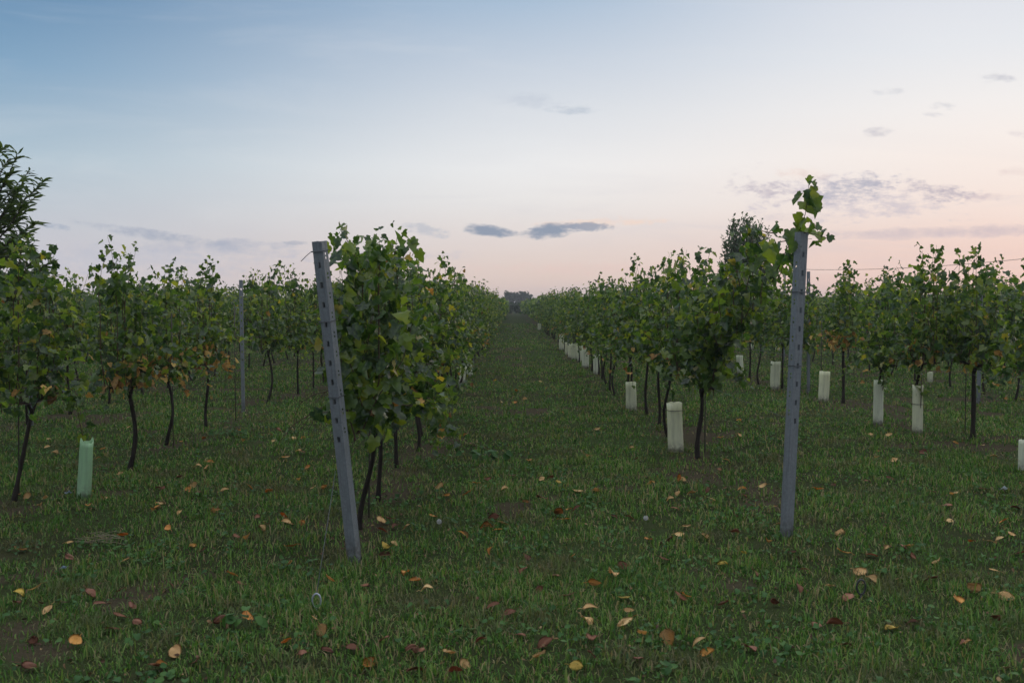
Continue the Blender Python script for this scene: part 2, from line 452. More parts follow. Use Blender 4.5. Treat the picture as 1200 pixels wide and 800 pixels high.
# ------------------------------------------------------------------ ground
def axis(lo, hi, step, lim_lo, lim_hi):
    a = list(np.arange(lo, hi + 1e-6, step)); s = step; v = hi; out = []
    while v < lim_hi: s *= 1.25; v += s; out.append(v)
    s = step; v = lo; neg = []
    while v > lim_lo: s *= 1.25; v -= s; neg.append(v)
    return np.array(neg[::-1] + a + out)
gx = axis(-12, 12, .13, -3000, 3000); gy = axis(2, 24, .13, -600, 3000)
X, Y = np.meshgrid(gx, gy)
Z = gz(X, Y)
nx, ny = len(gx), len(gy)
idx = np.arange(nx * ny).reshape(ny, nx)
quads = np.stack([idx[:-1, :-1], idx[:-1, 1:], idx[1:, 1:], idx[1:, :-1]], -1).reshape(-1, 4)
me = mesh_np('ground', np.stack([X, Y, Z], -1).reshape(-1, 3), [quads], M_GROUND, smooth=True)
at = me.attributes.new('soil', 'FLOAT', 'POINT'); at.data.foreach_set('value', soil(X, Y).ravel().astype(np.float32))
tag(link('ground', me), kind='structure')

# far low hill behind the vineyard on the right
hx = np.linspace(-60, 900, 90); hy = np.linspace(260, 700, 20)
HX, HY = np.meshgrid(hx, hy)
prof = np.sin(np.clip((HY - 260) / 440, 0, 1) * math.pi) ** .8
HZ = -0.3 + prof * (4.5 * np.clip((HX - 10) / 160, 0, 1) + 1.2 * vnoise(HX, HY, 90, 3)) * np.clip((HX + 60) / 60, 0, 1)
i2 = np.arange(HX.size).reshape(HX.shape)
hq = np.stack([i2[:-1, :-1], i2[:-1, 1:], i2[1:, 1:], i2[1:, :-1]], -1).reshape(-1, 4)
M_HILL = simple('hill_field', (.085, .075, .045), .95, 0, .06, .6, .6, .3, .5, .1)
tag(link('hill', mesh_np('hill', np.stack([HX, HY, HZ], -1).reshape(-1, 3), [hq], M_HILL, smooth=True)), kind='structure')

# ------------------------------------------------------------------ haze: thin evening air over the whole field
def haze():
    x0, x1, y0, y1, z0, z1 = -3400, 3400, -3400, 3400, -1.5, 8.
    v = [(x, y, z) for z in (z0, z1) for y in (y0, y1) for x in (x0, x1)]
    f = [(0, 2, 3, 1), (4, 5, 7, 6), (0, 1, 5, 4), (2, 6, 7, 3), (0, 4, 6, 2), (1, 3, 7, 5)]
    me = bpy.data.meshes.new('haze'); me.from_pydata(v, [], f)
    m = bpy.data.materials.new('haze'); m.use_nodes = True; nt = m.node_tree; nt.nodes.clear()
    pv = nt.nodes.new('ShaderNodeVolumePrincipled'); pv.inputs['Color'].default_value = (.86, .88, .93, 1); pv.inputs['Density'].default_value = .0007
    o = nt.nodes.new('ShaderNodeOutputMaterial'); nt.links.new(pv.outputs[0], o.inputs['Volume'])
    me.materials.append(m); tag(link('haze', me), kind='stuff')
haze()

# ------------------------------------------------------------------ leaf clouds
GRAPE = [(0, .10), (0, -.02), (.12, -.20), (.34, -.22), (.48, -.04), (.45, .10), (.60, .34), (.40, .46), (.33, .50), (.30, .72), (0, 1.0),
         (-.30, .72), (-.33, .50), (-.40, .46), (-.60, .34), (-.45, .10), (-.48, -.04), (-.34, -.22), (-.12, -.20)]
LANCE = [(0, .4), (0, 0), (.06, .12), (.105, .35), (.10, .55), (.06, .8), (0, 1.0), (-.06, .8), (-.10, .55), (-.105, .35), (-.06, .12)]
OVAL = [(0, .45), (0, 0), (.2, .15), (.27, .45), (.18, .8), (0, 1.), (-.18, .8), (-.27, .45), (-.2, .15)]
ROUND = [(0, .5), (0, 0), (.4, .15), (.5, .5), (.35, .85), (0, 1.), (-.35, .85), (-.5, .5), (-.4, .15)]
def leaf_cloud(pos, nrm, tip, size, rng, template, fold=(.05, .65), curl=(-.25, .85)):
    T = np.array(template, float); K = len(T); N = len(pos)
    nrm = nrm / np.linalg.norm(nrm, axis=1, keepdims=True)
    tip = tip - nrm * (tip * nrm).sum(1, keepdims=True)
    tip = tip / np.maximum(np.linalg.norm(tip, axis=1, keepdims=True), 1e-6)
    side = np.cross(tip, nrm)
    fo = rng.uniform(*fold, N)[:, None]; cu_ = rng.uniform(*curl, N)[:, None]
    wv = rng.uniform(-.12, .12, (N, K)); wv[:, 0] = 0
    sx = rng.uniform(.8, 1.12, N)[:, None]
    x = T[None, :, 0] * sx; y = np.repeat(T[None, :, 1], N, 0)
    z = fo * np.abs(x) - cu_ * (y - .1) ** 2 + wv * .8
    v = pos[:, None, :] + size[:, None, None] * (x[..., None] * side[:, None, :] + y[..., None] * tip[:, None, :] + z[..., None] * nrm[:, None, :])
    ring = np.arange(1, K); nxt = np.roll(ring, -1)
    tri = np.stack([np.zeros(K - 1, int), ring, nxt], -1)
    tris = (np.arange(N)[:, None, None] * K + tri[None]).reshape(-1, 3)
    return v.reshape(-1, 3), tris, K - 1

def hang_frames(out, rng, phi=(-12, 72), roll=55):
    """out (N,3) horizontal outward dirs -> leaf normals and tips, blades hanging down"""
    N = len(out)
    ph = np.radians(rng.uniform(*phi, N))
    n = out * np.cos(ph)[:, None]; n[:, 2] += np.sin(ph)
    n += rng.normal(0, .45, (N, 3))
    n /= np.linalg.norm(n, axis=1, keepdims=True)
    t = np.tile([0, 0, -1.], (N, 1)); t = t - n * (t * n).sum(1, keepdims=True)
    t /= np.maximum(np.linalg.norm(t, axis=1, keepdims=True), 1e-6)
    s = np.cross(t, n); r = np.radians(rng.normal(0, roll, N))[:, None]
    return n, t * np.cos(r) + s * np.sin(r)

def vine_meshes(seed, half=.62, ztop=1.72, shoots=15, poke=6, low=.72, autumn=0, trunk_h=.74, trunk_lean=(0, 0), front=False,
                leaf=.078, thick=.25, extra=None, trunk_r=.02, droop=4, dens=1.0, pokeh=(.18, .42), fill=170, taper=.3, xmin=None):
    """meshes of one grapevine: trunk with two arms, canes, foliage"""
    R = random.Random(seed); rng = np.random.default_rng(seed)
    tk = Tubes()
    pts = []; bx, by = trunk_lean
    k1, k2 = R.uniform(-.05, .05), R.uniform(-.05, .05)
    for i in range(9):
        t = i / 8
        pts.append((bx * t + k1 * math.sin(t * 5.0 + seed) * (1 - t * .3), by * t + k2 * math.sin(t * 4.2 + 2 * seed), -.06 + t * (trunk_h + .06)))
    tk.add(pts, [trunk_r * (1.45 if i == 0 else 1.12 if i == 1 else 1 - .28 * i / 8) * R.uniform(.9, 1.12) for i in range(9)], 7)
    top = Vector(pts[-1])
    arms = {}
    for s in (-1, 1):
        ap = [top - Vector((0, 0, .03)), top + Vector((0, s * .07, .06)), top + Vector((R.uniform(-.03, .03), s * half * .45, .09)), top + Vector((R.uniform(-.03, .03), s * half * .85, .10))]
        tk.add(ap, [trunk_r * .72, trunk_r * .6, trunk_r * .5, trunk_r * .36], 6)
    cn = Tubes(); pos = []; out = []; siz = []
    def shoot(p0, d, L, stiff, spread, fin=1.0, droopy=0.0):
        step = .065; n = max(3, int(L / step)); p = Vector(p0); d = Vector(d).normalized(); path = [p.copy()]
        for i in range(n):
            t = i / n
            d = (d + Vector((R.gauss(0, .10), R.gauss(0, .10), R.gauss(0, .05) + stiff * .05 - droopy * t * .22))).normalized()
            lim = spread
            if abs(p.x) > lim: d.x -= .12 * (1 if p.x > 0 else -1)
            p = p + d * step; path.append(p.copy())
            sz = leaf * (1.12 - .62 * t ** 1.6 * fin) * R.uniform(.75, 1.15)
            for q in range(2 if R.random() < .75 * dens else 1):
                if R.random() > dens: continue
                ang = R.choice((0, math.pi)) + R.gauss(0, .75)
                if front and R.random() < .55: ang = -math.pi / 2 + R.gauss(0, .6)
                o = Vector((math.cos(ang), math.sin(ang), 0))
                pl = R.uniform(.03, .11) * (1.1 - .6 * t)
                pos.append(p + o * pl + Vector((0, 0, R.uniform(-.03, .04)))); out.append(o); siz.append(sz * (.75 if q else 1))
        cn.add(path[::2] if len(path) > 4 else path, [max(.0014, .0045 * (1 - .75 * i / max(1, len(path[::2]) - 1))) for i in range(len(path[::2]))] if len(path) > 4 else .003, 4, cap=False)
        return path
    for i in range(shoots):
        y0 = (-half + 2 * half * (i + .5) / shoots + R.uniform(-.04, .04)) * .95
        x0 = R.uniform(-.05, .05); z0 = top.z + R.uniform(.02, .14)
        x0 += top.x; 
        L = (ztop - z0) * R.uniform(.8, 1.05) * (1 - taper * (abs(y0) / half) ** 1.7)
        sd_ = R.uniform(-1, 1)
        shoot((x0, y0 + top.y, z0), (sd_ * .22, R.uniform(-.2, .2), 1), L, 1.0, thick)
        if R.random() < .7:      # side shoot hanging outwards
            zz_ = z0 + R.uniform(.2, .75) * L; sg = R.choice((-1, 1))
            shoot((x0 + sd_ * .1, y0 + top.y, zz_), (sg * .9, R.uniform(-.5, .5), .15), R.uniform(.2, .42), -.2, thick + .16, droopy=.8)
    for i in range(poke):        # tall shoots above the top wire
        y0 = max(-half, min(half, R.gauss(0, half * .42)))
        px0 = R.uniform(-.1, .1) + top.x
        cn.add([(top.x, y0 + top.y, top.z + .07), (px0, y0 + top.y, top.z + .4), (px0, y0 + top.y, ztop * .93 - .15)], [.005, .0045, .004], 4, cap=False)
        shoot((px0, y0 + top.y, ztop * .93 - .15), (R.gauss(0, .2), R.gauss(0, .22), 1), R.uniform(*pokeh) + .25, .6, .3, fin=.75)
    for i in range(droop):       # low hanging shoots
        y0 = R.uniform(-half, half) * .9; sg = R.choice((-1, 1))
        shoot((sg * .05 + top.x, y0 + top.y, top.z + .2), (sg * .7, R.uniform(-.3, .3), .1), R.uniform(.3, .3 + (top.z + .25 - low)), -.6, thick + .12, droopy=1.6)
    # leaves filling the inside of the canopy
    for i in range(int(fill * dens)):
        a = R.choice((0, math.pi)) + R.gauss(0, .8)
        pos.append(Vector((R.gauss(0, thick * .5) + top.x, R.uniform(-half, half) + top.y, R.uniform(top.z + .02, ztop - .02))))
        out.append(Vector((math.cos(a), math.sin(a), 0))); siz.append(leaf * R.uniform(.7, 1.1))
    if extra: extra(shoot, R)
    cn.add([top + Vector((0, -half * .95, .10)), top + Vector((0, -half * .45, .08)), top + Vector((0, 0, .04)), top + Vector((0, half * .45, .08)), top + Vector((0, half * .95, .10))], .006, 5)
    pos = np.array([tuple(p) for p in pos]); out = np.array([tuple(o) for o in out]); siz = np.array(siz)
    if xmin is not None:
        kk = pos[:, 0] > xmin + rng.uniform(-.05, .05, len(pos)); pos, out, siz = pos[kk], out[kk], siz[kk]
    n, t = hang_frames(out, rng)
    v, tris, per = leaf_cloud(pos, n, t, siz, rng, GRAPE)
    pr = np.clip((top.z + .42 - pos[:, 2]) / .5, 0, 1) * autumn + .003
    # yellowing gathers in the lower, inner leaves
    mi = (rng.random(len(pos)) < pr).astype(int)
    fol = mesh_np('foliage', v, [tris], [M_LEAF, M_AUT], np.repeat(mi, per), smooth=True)
    return tk.mesh('trunk', M_BARK), cn.mesh('canes', M_CANE), fol

# ------------------------------------------------------------------ vines
VG = {'L1': 'the leaning-post row', 'R1': 'the vine-topped-post row', 'L2': 'the first row outside the leaning-post row',
      'R2': 'the first row outside the vine-topped-post row', 'L3': 'the second row outside the leaning-post row',
      'R3': 'the second row outside the vine-topped-post row', 'L4': 'the third row outside the leaning-post row',
      'R4': 'the third row outside the vine-topped-post row', 'L5': 'the fourth row outside the leaning-post row',
      'R5': 'the fourth row outside the vine-topped-post row'}
ORD = ['first', 'second', 'third', 'fourth', 'fifth', 'sixth', 'seventh', 'eighth', 'ninth', 'tenth', 'eleventh', 'twelfth', 'thirteenth', 'fourteenth',
       'fifteenth', 'sixteenth', 'seventeenth', 'eighteenth', 'nineteenth', 'twentieth']
GENERIC = [vine_meshes(100 + i, taper=.15, droop=7, ztop=(1.7, 1.85, 1.64, 1.78, 1.92)[i % 5], shoots=15 + i % 3, poke=5 + i % 4, pokeh=(.1, .45), low=.5, autumn=(0, .06, .02, .12)[i % 4]) for i in range(8)]
GEN_OPEN = [vine_meshes(200 + i, half=.56, taper=.5, ztop=(1.85, 2.0, 1.75, 1.92, 2.05, 1.68)[i % 6], shoots=13 + i % 3, poke=5 + i % 4, pokeh=(.05, .4), low=.5, thick=.3,
                        autumn=(0, .08, .3, .1)[i % 4], droop=5) for i in range(8)]

def place_vine(x, y, meshes, rot=0.0, sc=1.0):
    t = empty('grapevine', (x, y, gz1(x, y))); t.rotation_euler.z = rot; t.scale = (sc, sc, sc)
    for nm, me in zip(('trunk', 'canes', 'foliage'), meshes): link(nm, me, t)
    return t

# special vines near the camera
def ex_first_right(shoot, R):
    # long cane reaching along the wires up to the end post, and shoots round it
    for k in range(4):
        shoot((R.uniform(-.06, .06), -.35 - .1 * k, .95 + .1 * k), (R.uniform(-.1, .1), -1.0, .62), 1.35 + .22 * k, .0, .2)
    for i in range(15):
        yy_ = -.45 - i * .165; zl = .88 - yy_ * .33; x0 = R.uniform(-.12, .12)
        shoot((x0, yy_, zl), (R.uniform(-.3, .3), R.uniform(-.3, .1), 1), max(.25, 1.9 - zl + R.uniform(-.1, .12)), .6, .3, fin=.7)
        if i % 2: shoot((-x0, yy_ - .08, zl + .15), (R.uniform(-.3, .3), R.uniform(-.2, .2), 1), max(.2, 1.8 - zl), .6, .32, fin=.7)
        shoot((x0, yy_, zl + .3), (R.choice((-1, 1)) * .7, R.uniform(-.4, .4), .1), .34, -.3, .42, droopy=1.)

def at_px(px, py):
    g = G(px, py); return g.x, g.y

HERO = []   # (row, x, y, meshes, rot, label)
def H(row, px, py, label, **k):
    x, y = at_px(px, py)
    seed = 500 + len(HERO)
    HERO.append((row, x, y, vine_meshes(seed, **k), label))
H('L1', 422, 622, 'dense leafy grapevine directly behind the leaning end post, reaching above the post', ztop=2.04, half=.86, shoots=30, poke=7, low=.4, front=True, droop=9, autumn=.08, trunk_lean=(.1, 0), trunk_h=.7, leaf=.09, thick=.3, pokeh=(.06, .25), fill=320, taper=.0, xmin=-.17)
H('L1', 445, 586, 'second grapevine behind the leaning end post, with a few yellow leaves low down', ztop=1.92, xmin=-.2, taper=.1, fill=160, shoots=20, poke=6, low=.3, droop=12, autumn=.1, leaf=.086, thick=.26, pokeh=(.15, .35))
H('L1', 464, 547, 'third grapevine behind the leaning end post, its tall shoot curving into the sky', ztop=1.86, xmin=-.2, taper=.1, fill=150, half=.72, shoots=19, poke=6, low=.3, droop=12, autumn=.08, leaf=.086, thick=.28, pokeh=(.2, .5))
H('R1', 820, 540, 'grapevine with a crooked trunk and a long cane reaching to the vine-topped end post', ztop=1.82, fill=150, taper=.15, half=.76, shoots=20, poke=7, trunk_h=.66, front=True, extra=ex_first_right, leaf=.086, thick=.3, trunk_r=.027, low=.6, droop=5, pokeh=(.2, .45))
H('L2', 15, 586, 'grapevine with twin bent stems at the edge of the narrow-leaved tree', ztop=1.9, taper=.45, half=.62, shoots=16, poke=7, autumn=.06, front=True, low=.55, trunk_lean=(.12, .1), pokeh=(.2, .4), droop=4)
H('L2', 155, 550, 'grapevine with orange-brown leaves above a straight dark trunk, beside the green grow tube', ztop=1.88, taper=.5, half=.6, shoots=16, poke=6, autumn=.75, front=True, trunk_r=.024, pokeh=(.25, .45), droop=4)
H('L2', 243, 502, 'slim grapevine with bright yellow-orange lower leaves, next to a grey line post', ztop=1.9, taper=.5, half=.52, shoots=14, poke=6, autumn=1.0, front=True, trunk_r=.021, pokeh=(.2, .4), dens=.9)
H('R2', 1140, 519, 'grapevine with a sturdy bare trunk nearest the frame edge, opposite the two grow tubes', ztop=1.95, taper=.45, half=.72, shoots=18, poke=6, autumn=.08, front=True, trunk_r=.029, trunk_h=.8, low=.75, droop=4, pokeh=(.2, .45))
H('R2', 988, 473, 'grapevine with rusty lower leaves and a curved trunk behind the vine-topped end post', ztop=1.92, taper=.45, half=.66, shoots=16, poke=6, autumn=.7, front=True, trunk_r=.027, trunk_h=.85, pokeh=(.2, .45))
H('R1', 772, 500, 'grapevine with a slim curved trunk behind the wide pale grow tube', ztop=1.78, half=.66, shoots=15, poke=6, trunk_h=.72, leaf=.086, thick=.3, trunk_r=.021, pokeh=(.2, .4))

YS = {}
RR = random.Random(7)
def seq(a, b, st=1.16): 
    out = []; y = a
    while y < b: out.append(y + RR.uniform(-.12, .12)); y += st
    return out
hero_y = {}
for r, x, y, ms, lb in HERO: hero_y.setdefault(r, []).append(y)
YS['L1'] = [10.85, 11.9, 12.9] + seq(14.1, 58)
YS['R1'] = [11.5, 14.1, 15.1, 16.3, 17.5] + seq(18.7, 58)
YS['L2'] = [6.5, 11.2] + seq(16.0, 50, 1.4)
IN_TUBE = {round(G(px, py).y, 3): G(px, py).x for px, py in ((1075, 511), (1029, 496))}
YS['R2'] = [8.6, 9.5] + sorted(IN_TUBE) + seq(17.4, 50, 1.4)
YS['L3'] = seq(10.5, 48, 1.4); YS['R3'] = seq(13.5, 48, 1.4)
YS['L4'] = seq(17, 46, 1.4); YS['R4'] = seq(20, 46, 1.4)
YS['L5'] = seq(24, 42, 1.4); YS['R5'] = seq(27, 42, 1.4)
vine_group = 'grapevines planted in rows'
allv = []
for r, x, y, ms, lb in HERO:
    t = place_vine(x, y, ms); tag(t, lb, 'grapevine', vine_group)
    allv.append((r, y))
for r, ys in YS.items():
    cnt = 0
    far = {'L1': 24, 'R1': 26, 'L2': 24, 'R2': 26}.get(r, 22)
    proto = None
    for y in ys:
        cnt += 1
        pool = GENERIC if r in ('L1', 'R1') else GEN_OPEN
        i = RR.randrange(len(pool))
        x = ROWS[r] + RR.uniform(-.08, .08)
        if r == 'R2' and y in IN_TUBE: x = IN_TUBE[y]
        t = place_vine(x, y, pool[i], RR.choice((0, math.pi)) + RR.uniform(-.08, .08), RR.uniform(.92, 1.09))
        if y < far and cnt <= 14:
            lb = f'{ORD[cnt - 1]} plain green grapevine from the front of {VG[r]}'
            tag(t, lb, 'grapevine', vine_group)
        else:
            tag(t, f'distant green grapevine merged into the far stretch of {VG[r]}', 'grapevine', 'far grapevines of ' + VG[r])

# the rest of the rows, far away: one mass
def far_rows():
    rng = np.random.default_rng(5)
    P_, S_ = [], []
    segs = []
    for r, x in ROWS.items():
        y0 = max(YS[r]) + .6 if r in YS else 30.
        segs.append((x, y0, 150.))
    for k in range(5): segs.append((17.1 + 2.9 * (k + 1), 45., 150.)); segs.append((-14.8 - 2.75 * (k + 1), 45., 150.))
    for x, y0, y1 in segs:
        n = int((y1 - y0) * 120)
        yv = y0 + (y1 - y0) * rng.random(n) ** 1.25
        bump_ = vnoise(yv, np.full(n, x), .7, 4) * .28
        zt = 1.72 + bump_ + np.where(rng.random(n) < .08, rng.uniform(0, .3, n), 0)
        P_.append(np.stack([x + rng.normal(0, .2, n), yv, .62 + (zt - .62) * rng.random(n) ** .8], -1))
        S_.append(np.full(n, .12) * (1 + yv / 130))
    p = np.concatenate(P_); s = np.concatenate(S_)
    a = rng.uniform(0, 2 * math.pi, len(p))
    n_, t_ = hang_frames(np.stack([np.cos(a), np.sin(a), 0 * a], -1), rng)
    v, tris, per = leaf_cloud(p, n_, t_, s, rng, ROUND)
    o = link('far_vine_rows', mesh_np('far_vine_rows', v, [tris], [M_LEAF], smooth=True))
    tag(o, 'far green vine rows running together towards the horizon', 'vine rows', kind='stuff')
far_rows()

# ------------------------------------------------------------------ steel posts
def post_mesh(wid=.072, dep=.05, L=2.3, z_hole=(1.95, .78), pitch=.118, bury=.3):
    lip = .012
    prof = [(-wid / 2 + lip, dep), (-wid / 2, dep), (-wid / 2, dep * .62), (-wid / 2, dep * .38), (-wid / 2, 0), (-.0105, 0), (.0105, 0),
            (wid / 2, 0), (wid / 2, dep * .38), (wid / 2, dep * .62), (wid / 2, dep), (wid / 2 - lip, dep)]
    HOLEW = 5; HOLEF = (2, 8)
    zs = [-bury]; kinds = []
    z = z_hole[1]; rows = []
    while z < z_hole[0]:
        rows += [(z, 'w'), (z + .034, ''), (z + .052, 'f'), (z + .065, ''), (z + .076, 'f'), (z + .089, '')]
        z += pitch
    rows = [(q, k) for q, k in rows if q < L - bury - .03]
    zs = [-bury] + [q for q, k in rows] + [L - bury]
    kinds = [''] + [k for q, k in rows]
    bm = bmesh.new(); grid = []
    for z in zs: grid.append([bm.verts.new((x, y, z)) for x, y in prof])
    for i in range(len(zs) - 1):
        for j in range(len(prof) - 1):
            if kinds[i] == 'w' and j == HOLEW: continue
            if kinds[i] == 'f' and j in HOLEF: continue
            bm.faces.new((grid[i][j], grid[i][j + 1], grid[i + 1][j + 1], grid[i + 1][j]))
    bmesh.ops.recalc_face_normals(bm, faces=bm.faces)
    bmesh.ops.solidify(bm, geom=bm.faces[:], thickness=.0025)
    me = bpy.data.meshes.new('post'); bm.to_mesh(me); bm.free(); me.materials.append(M_STEEL)
    return me
POST = post_mesh()
POST2 = post_mesh(.05, .035)
def tie_mesh(wid, dep, ear=False):
    t = Tubes(); a, b = wid / 2 + .006, dep + .006
    c = [(-a, -.006, 0), (a, -.006, .002), (a, b, .004), (-a, b, .0), (-a, -.006, .003)]
    t.add(c, .0028, 5)
    if ear: t.add([(-a, -.006, .003), (-a - .03, -.02, -.02), (-a - .065, -.03, -.05)], .0022, 5)
    return t.mesh('wire_tie', M_WIRE)
def place_post(base, top, mesh, rot, label, ties=(), group='steel trellis posts', tw=(.072, .05)):
    t = link('trellis_post', mesh)
    ax = (top - base).normalized()
    q = Vector((0, 0, 1)).rotation_difference(ax).to_matrix() @ Matrix.Rotation(rot, 3, 'Z')
    t.matrix_world = Matrix.Translation(base) @ q.to_4x4() @ Matrix.Diagonal((1, 1, (top - base).length / 2.0, 1))
    tag(t, label, 'post', group)
    for z, ear in ties:
        o = link('wire_tie', tie_mesh(*tw, ear), t); o.location = (0, 0, z)
    return t
b = G(413, 661); tpt = P(371, 283, b.y - .22)
LP_BASE, LP_TOP = b, tpt
place_post(b, tpt, POST, math.radians(-27), 'leaning galvanised steel end post with punched slots, in front of the dense leafy vine', [(1.94, True), (1.52, False), (1.06, False)])
# rest of post length: scale handled by mesh length 2.0 m above ground
b2 = G(924.5, 637); tp2 = P(943, 272, b2.y - .04)
RP_BASE, RP_TOP = b2, tp2
place_post(b2, tp2, POST, math.radians(33), 'upright galvanised steel end post topped with vine leaves', [(1.62, False), (1.15, False)])
for (px, py, top_y, lab) in [(285, 483, 328, 'thin grey line post beside the vine with bright yellow-orange leaves'),
                             (948, 460, 318, 'dark steel line post half hidden behind the vine-topped end post'),
                             (36, 498, 395, 'short-looking steel post among the vines below the narrow-leaved tree')]:
    g = G(px, py); top = P(px - (3 if px == 285 else 0), top_y, g.y)
    L_ = top.z
    o = place_post(g, top, POST2, math.radians(10), lab, [(.8, False)], tw=(.05, .035))
for (row, y, ztop, lab) in [('L1', 13.6, 1.87, 'steel line post standing out of the foliage behind the leaning end post'),
                            ('R1', 33., 2.05, 'distant steel line post in the vine-topped-post row, beside the far pale tubes'),
                            ('R3', 15.9, 1.97, 'dark post top showing above the leaves near the overhead cable'),
                            ('R3', 27.2, 2.45, 'thin grey pole against the pink sky beside the round tree'),
                            ('L1', 27., 1.8, 'small steel line post far along the leaning-post row'),
                            ('L2', 27., 1.8, 'small steel line post far along the row with yellow leaves')]:
    x = ROWS[row] + (.0 if row != 'R3' else -.95 if y > 20 else -.9)
    if row == 'R3': x = (918 - 599) / FPX * y if y > 20 else (1148 - 599) / FPX * y
    o = place_post(Vector((x, y, 0)), Vector((x + .01, y, ztop)), POST2, math.radians(8), lab, [(.8, False)], tw=(.05, .035))

# ------------------------------------------------------------------ ground anchors and stay wires
def anchor(px, py, post_pt, lab, mtl, r=.028):
    g = G(px, py); g.z = gz1(g.x, g.y)
    t = Tubes()
    t.add([(0, 0, -.2), (0, 0, .02)], .005, 6)
    pts = [(math.sin(a) * r * .8, 0, .02 + r * 1.35 - math.cos(a) * r * 1.35) for a in np.linspace(0, 2 * math.pi, 17).tolist()]
    t.add(pts, .005, 6)
    o = link('ground_anchor', t.mesh('ground_anchor', mtl)); o.location = g
    tag(o, lab, 'anchor', 'ground anchors of the end posts')
    return g + Vector((0, 0, .02 + r * 2.6))
M_ANCH = simple('anchor_steel', (.36, .38, .42), .45, .6, 40, .4, .6)
M_ANCHD = simple('dark_anchor_steel', (.08, .08, .085), .5, .6, 40, .4, .6)
e1 = anchor(371, 718, None, 'bright steel ring anchor in the grass before the leaning end post', M_ANCH)
e2 = anchor(1009, 703, None, 'dark steel loop anchor in the grass before the vine-topped end post', M_ANCHD, .03)
def wire(name, pts, r, lab, grp, cat='wire', m=M_WIRE):
    t = Tubes(); t.add(pts, r, 5); o = link(name, t.mesh(name, m)); tag(o, lab, cat, grp); return o
att = LP_BASE.lerp(LP_TOP, .30) + Vector((-.04, -.0, 0))
wire('stay_wire', [e1, e1.lerp(att, .5) + Vector((0, 0, -.004)), att], .0022, 'thin stay wire from the bright ring anchor up to the leaning end post', 'stay wires')

# trellis wires
wn = {0: 'lowest', 1: 'middle', 2: 'top'}
for r in ('L1', 'R1', 'L2', 'R2', 'L3', 'R3'):
    for k, z in enumerate((.82, 1.25, 1.7)):
        if r == 'L1': p0 = LP_BASE.lerp(LP_TOP, z / LP_TOP.z) + Vector((0, .03, 0))
        elif r == 'R1': p0 = RP_BASE.lerp(RP_TOP, z / RP_TOP.z) + Vector((0, .03, 0))
        else: p0 = Vector((ROWS[r], 5.5, z))
        pts = [p0]
        y = p0.y
        while y < 60:
            y += 2.5; pts.append(Vector((ROWS[r] + .02, y, z - (.012 if len(pts) % 2 else 0))))
        wire('trellis_wire', pts, .0013, f'{wn[k]} thin trellis wire strung along {VG[r]}', 'trellis wires of ' + VG[r])

# ------------------------------------------------------------------ stakes
def stake(px, py, h, lab, dxt=0.0):
    g = G(px, py)
    t = Tubes(); t.add([(0, 0, -.1), (dxt * .5, 0, h * .5), (dxt, 0, h)], .006, 6)
    o = link('vine_stake', t.mesh('vine_stake', M_STAKE)); o.location = g; tag(o, lab, 'stake', 'thin vine stakes')
stake(203, 526, 1.5, 'thin dark stake between the brown-leaved vine and the slim yellow-leaved vine')
stake(22, 580, 1.5, 'thin dark stake beside the twin-stemmed vine', .02)
stake(276, 492, 1.6, 'thin dark stake just before the grey line post')
stake(432, 606, 1.4, 'thin dark stake beside the trunk behind the leaning end post', .02)
stake(1131, 512, 1.5, 'thin stake beside the sturdy bare trunk')
stake(826, 534, 1.4, 'thin stake beside the crooked trunk')
stake(962, 468, 1.4, 'thin stake rising from the pale tube behind the vine-topped end post')

# ------------------------------------------------------------------ grow tubes
def tube_mesh(seed, m, h=.55, wd=.12, horns=False, taper=.0):
    R = random.Random(seed); bm = bmesh.new()
    n = 16; lev = 9; rings = []
    for i in range(lev):
        t = i / (lev - 1); ring = []
        for k in range(n):
            a = 2 * math.pi * k / n + math.pi / 4 + .0
            # rounded square cross-section
            c, s = math.cos(a), math.sin(a); p = 3.2
            rr_ = (abs(c) ** p + abs(s) ** p) ** (-1 / p)
            q = wd / 2 * rr_ * (1 - taper * t + .03 * math.sin(3 * t + k * .7 + seed) + .02 * R.uniform(-1, 1))
            z = t * h
            if i == lev - 1:
                z += R.uniform(-.008, .006)
                if horns: z += .035 * max(0, math.cos(2 * (a - math.pi / 4) )) ** 4 - .018
            ring.append(bm.verts.new((q * c, q * s, z)))
        rings.append(ring)
    for i in range(lev - 1):
        for k in range(n):
            k2 = (k + 1) % n
            f = bm.faces.new((rings[i][k], rings[i][k2], rings[i + 1][k2], rings[i + 1][k])); f.smooth = True
    bmesh.ops.recalc_face_normals(bm, faces=bm.faces)
    bmesh.ops.solidify(bm, geom=bm.faces[:], thickness=.003)
    me = bpy.data.meshes.new('grow_tube'); bm.to_mesh(me); bm.free(); me.materials.append(m)
    return me
def band_mesh(wd):
    t = Tubes(); q = wd / 2 * 1.13
    t.add([(q * math.cos(a) * (abs(math.cos(a)) ** 3.2 + abs(math.sin(a)) ** 3.2) ** (-1 / 3.2), q * math.sin(a) * (abs(math.cos(a)) ** 3.2 + abs(math.sin(a)) ** 3.2) ** (-1 / 3.2), 0) for a in np.linspace(0, 2 * math.pi, 25).tolist()], .003, 4)
    return t.mesh('tie', M_STAKE)
YOUNG = []
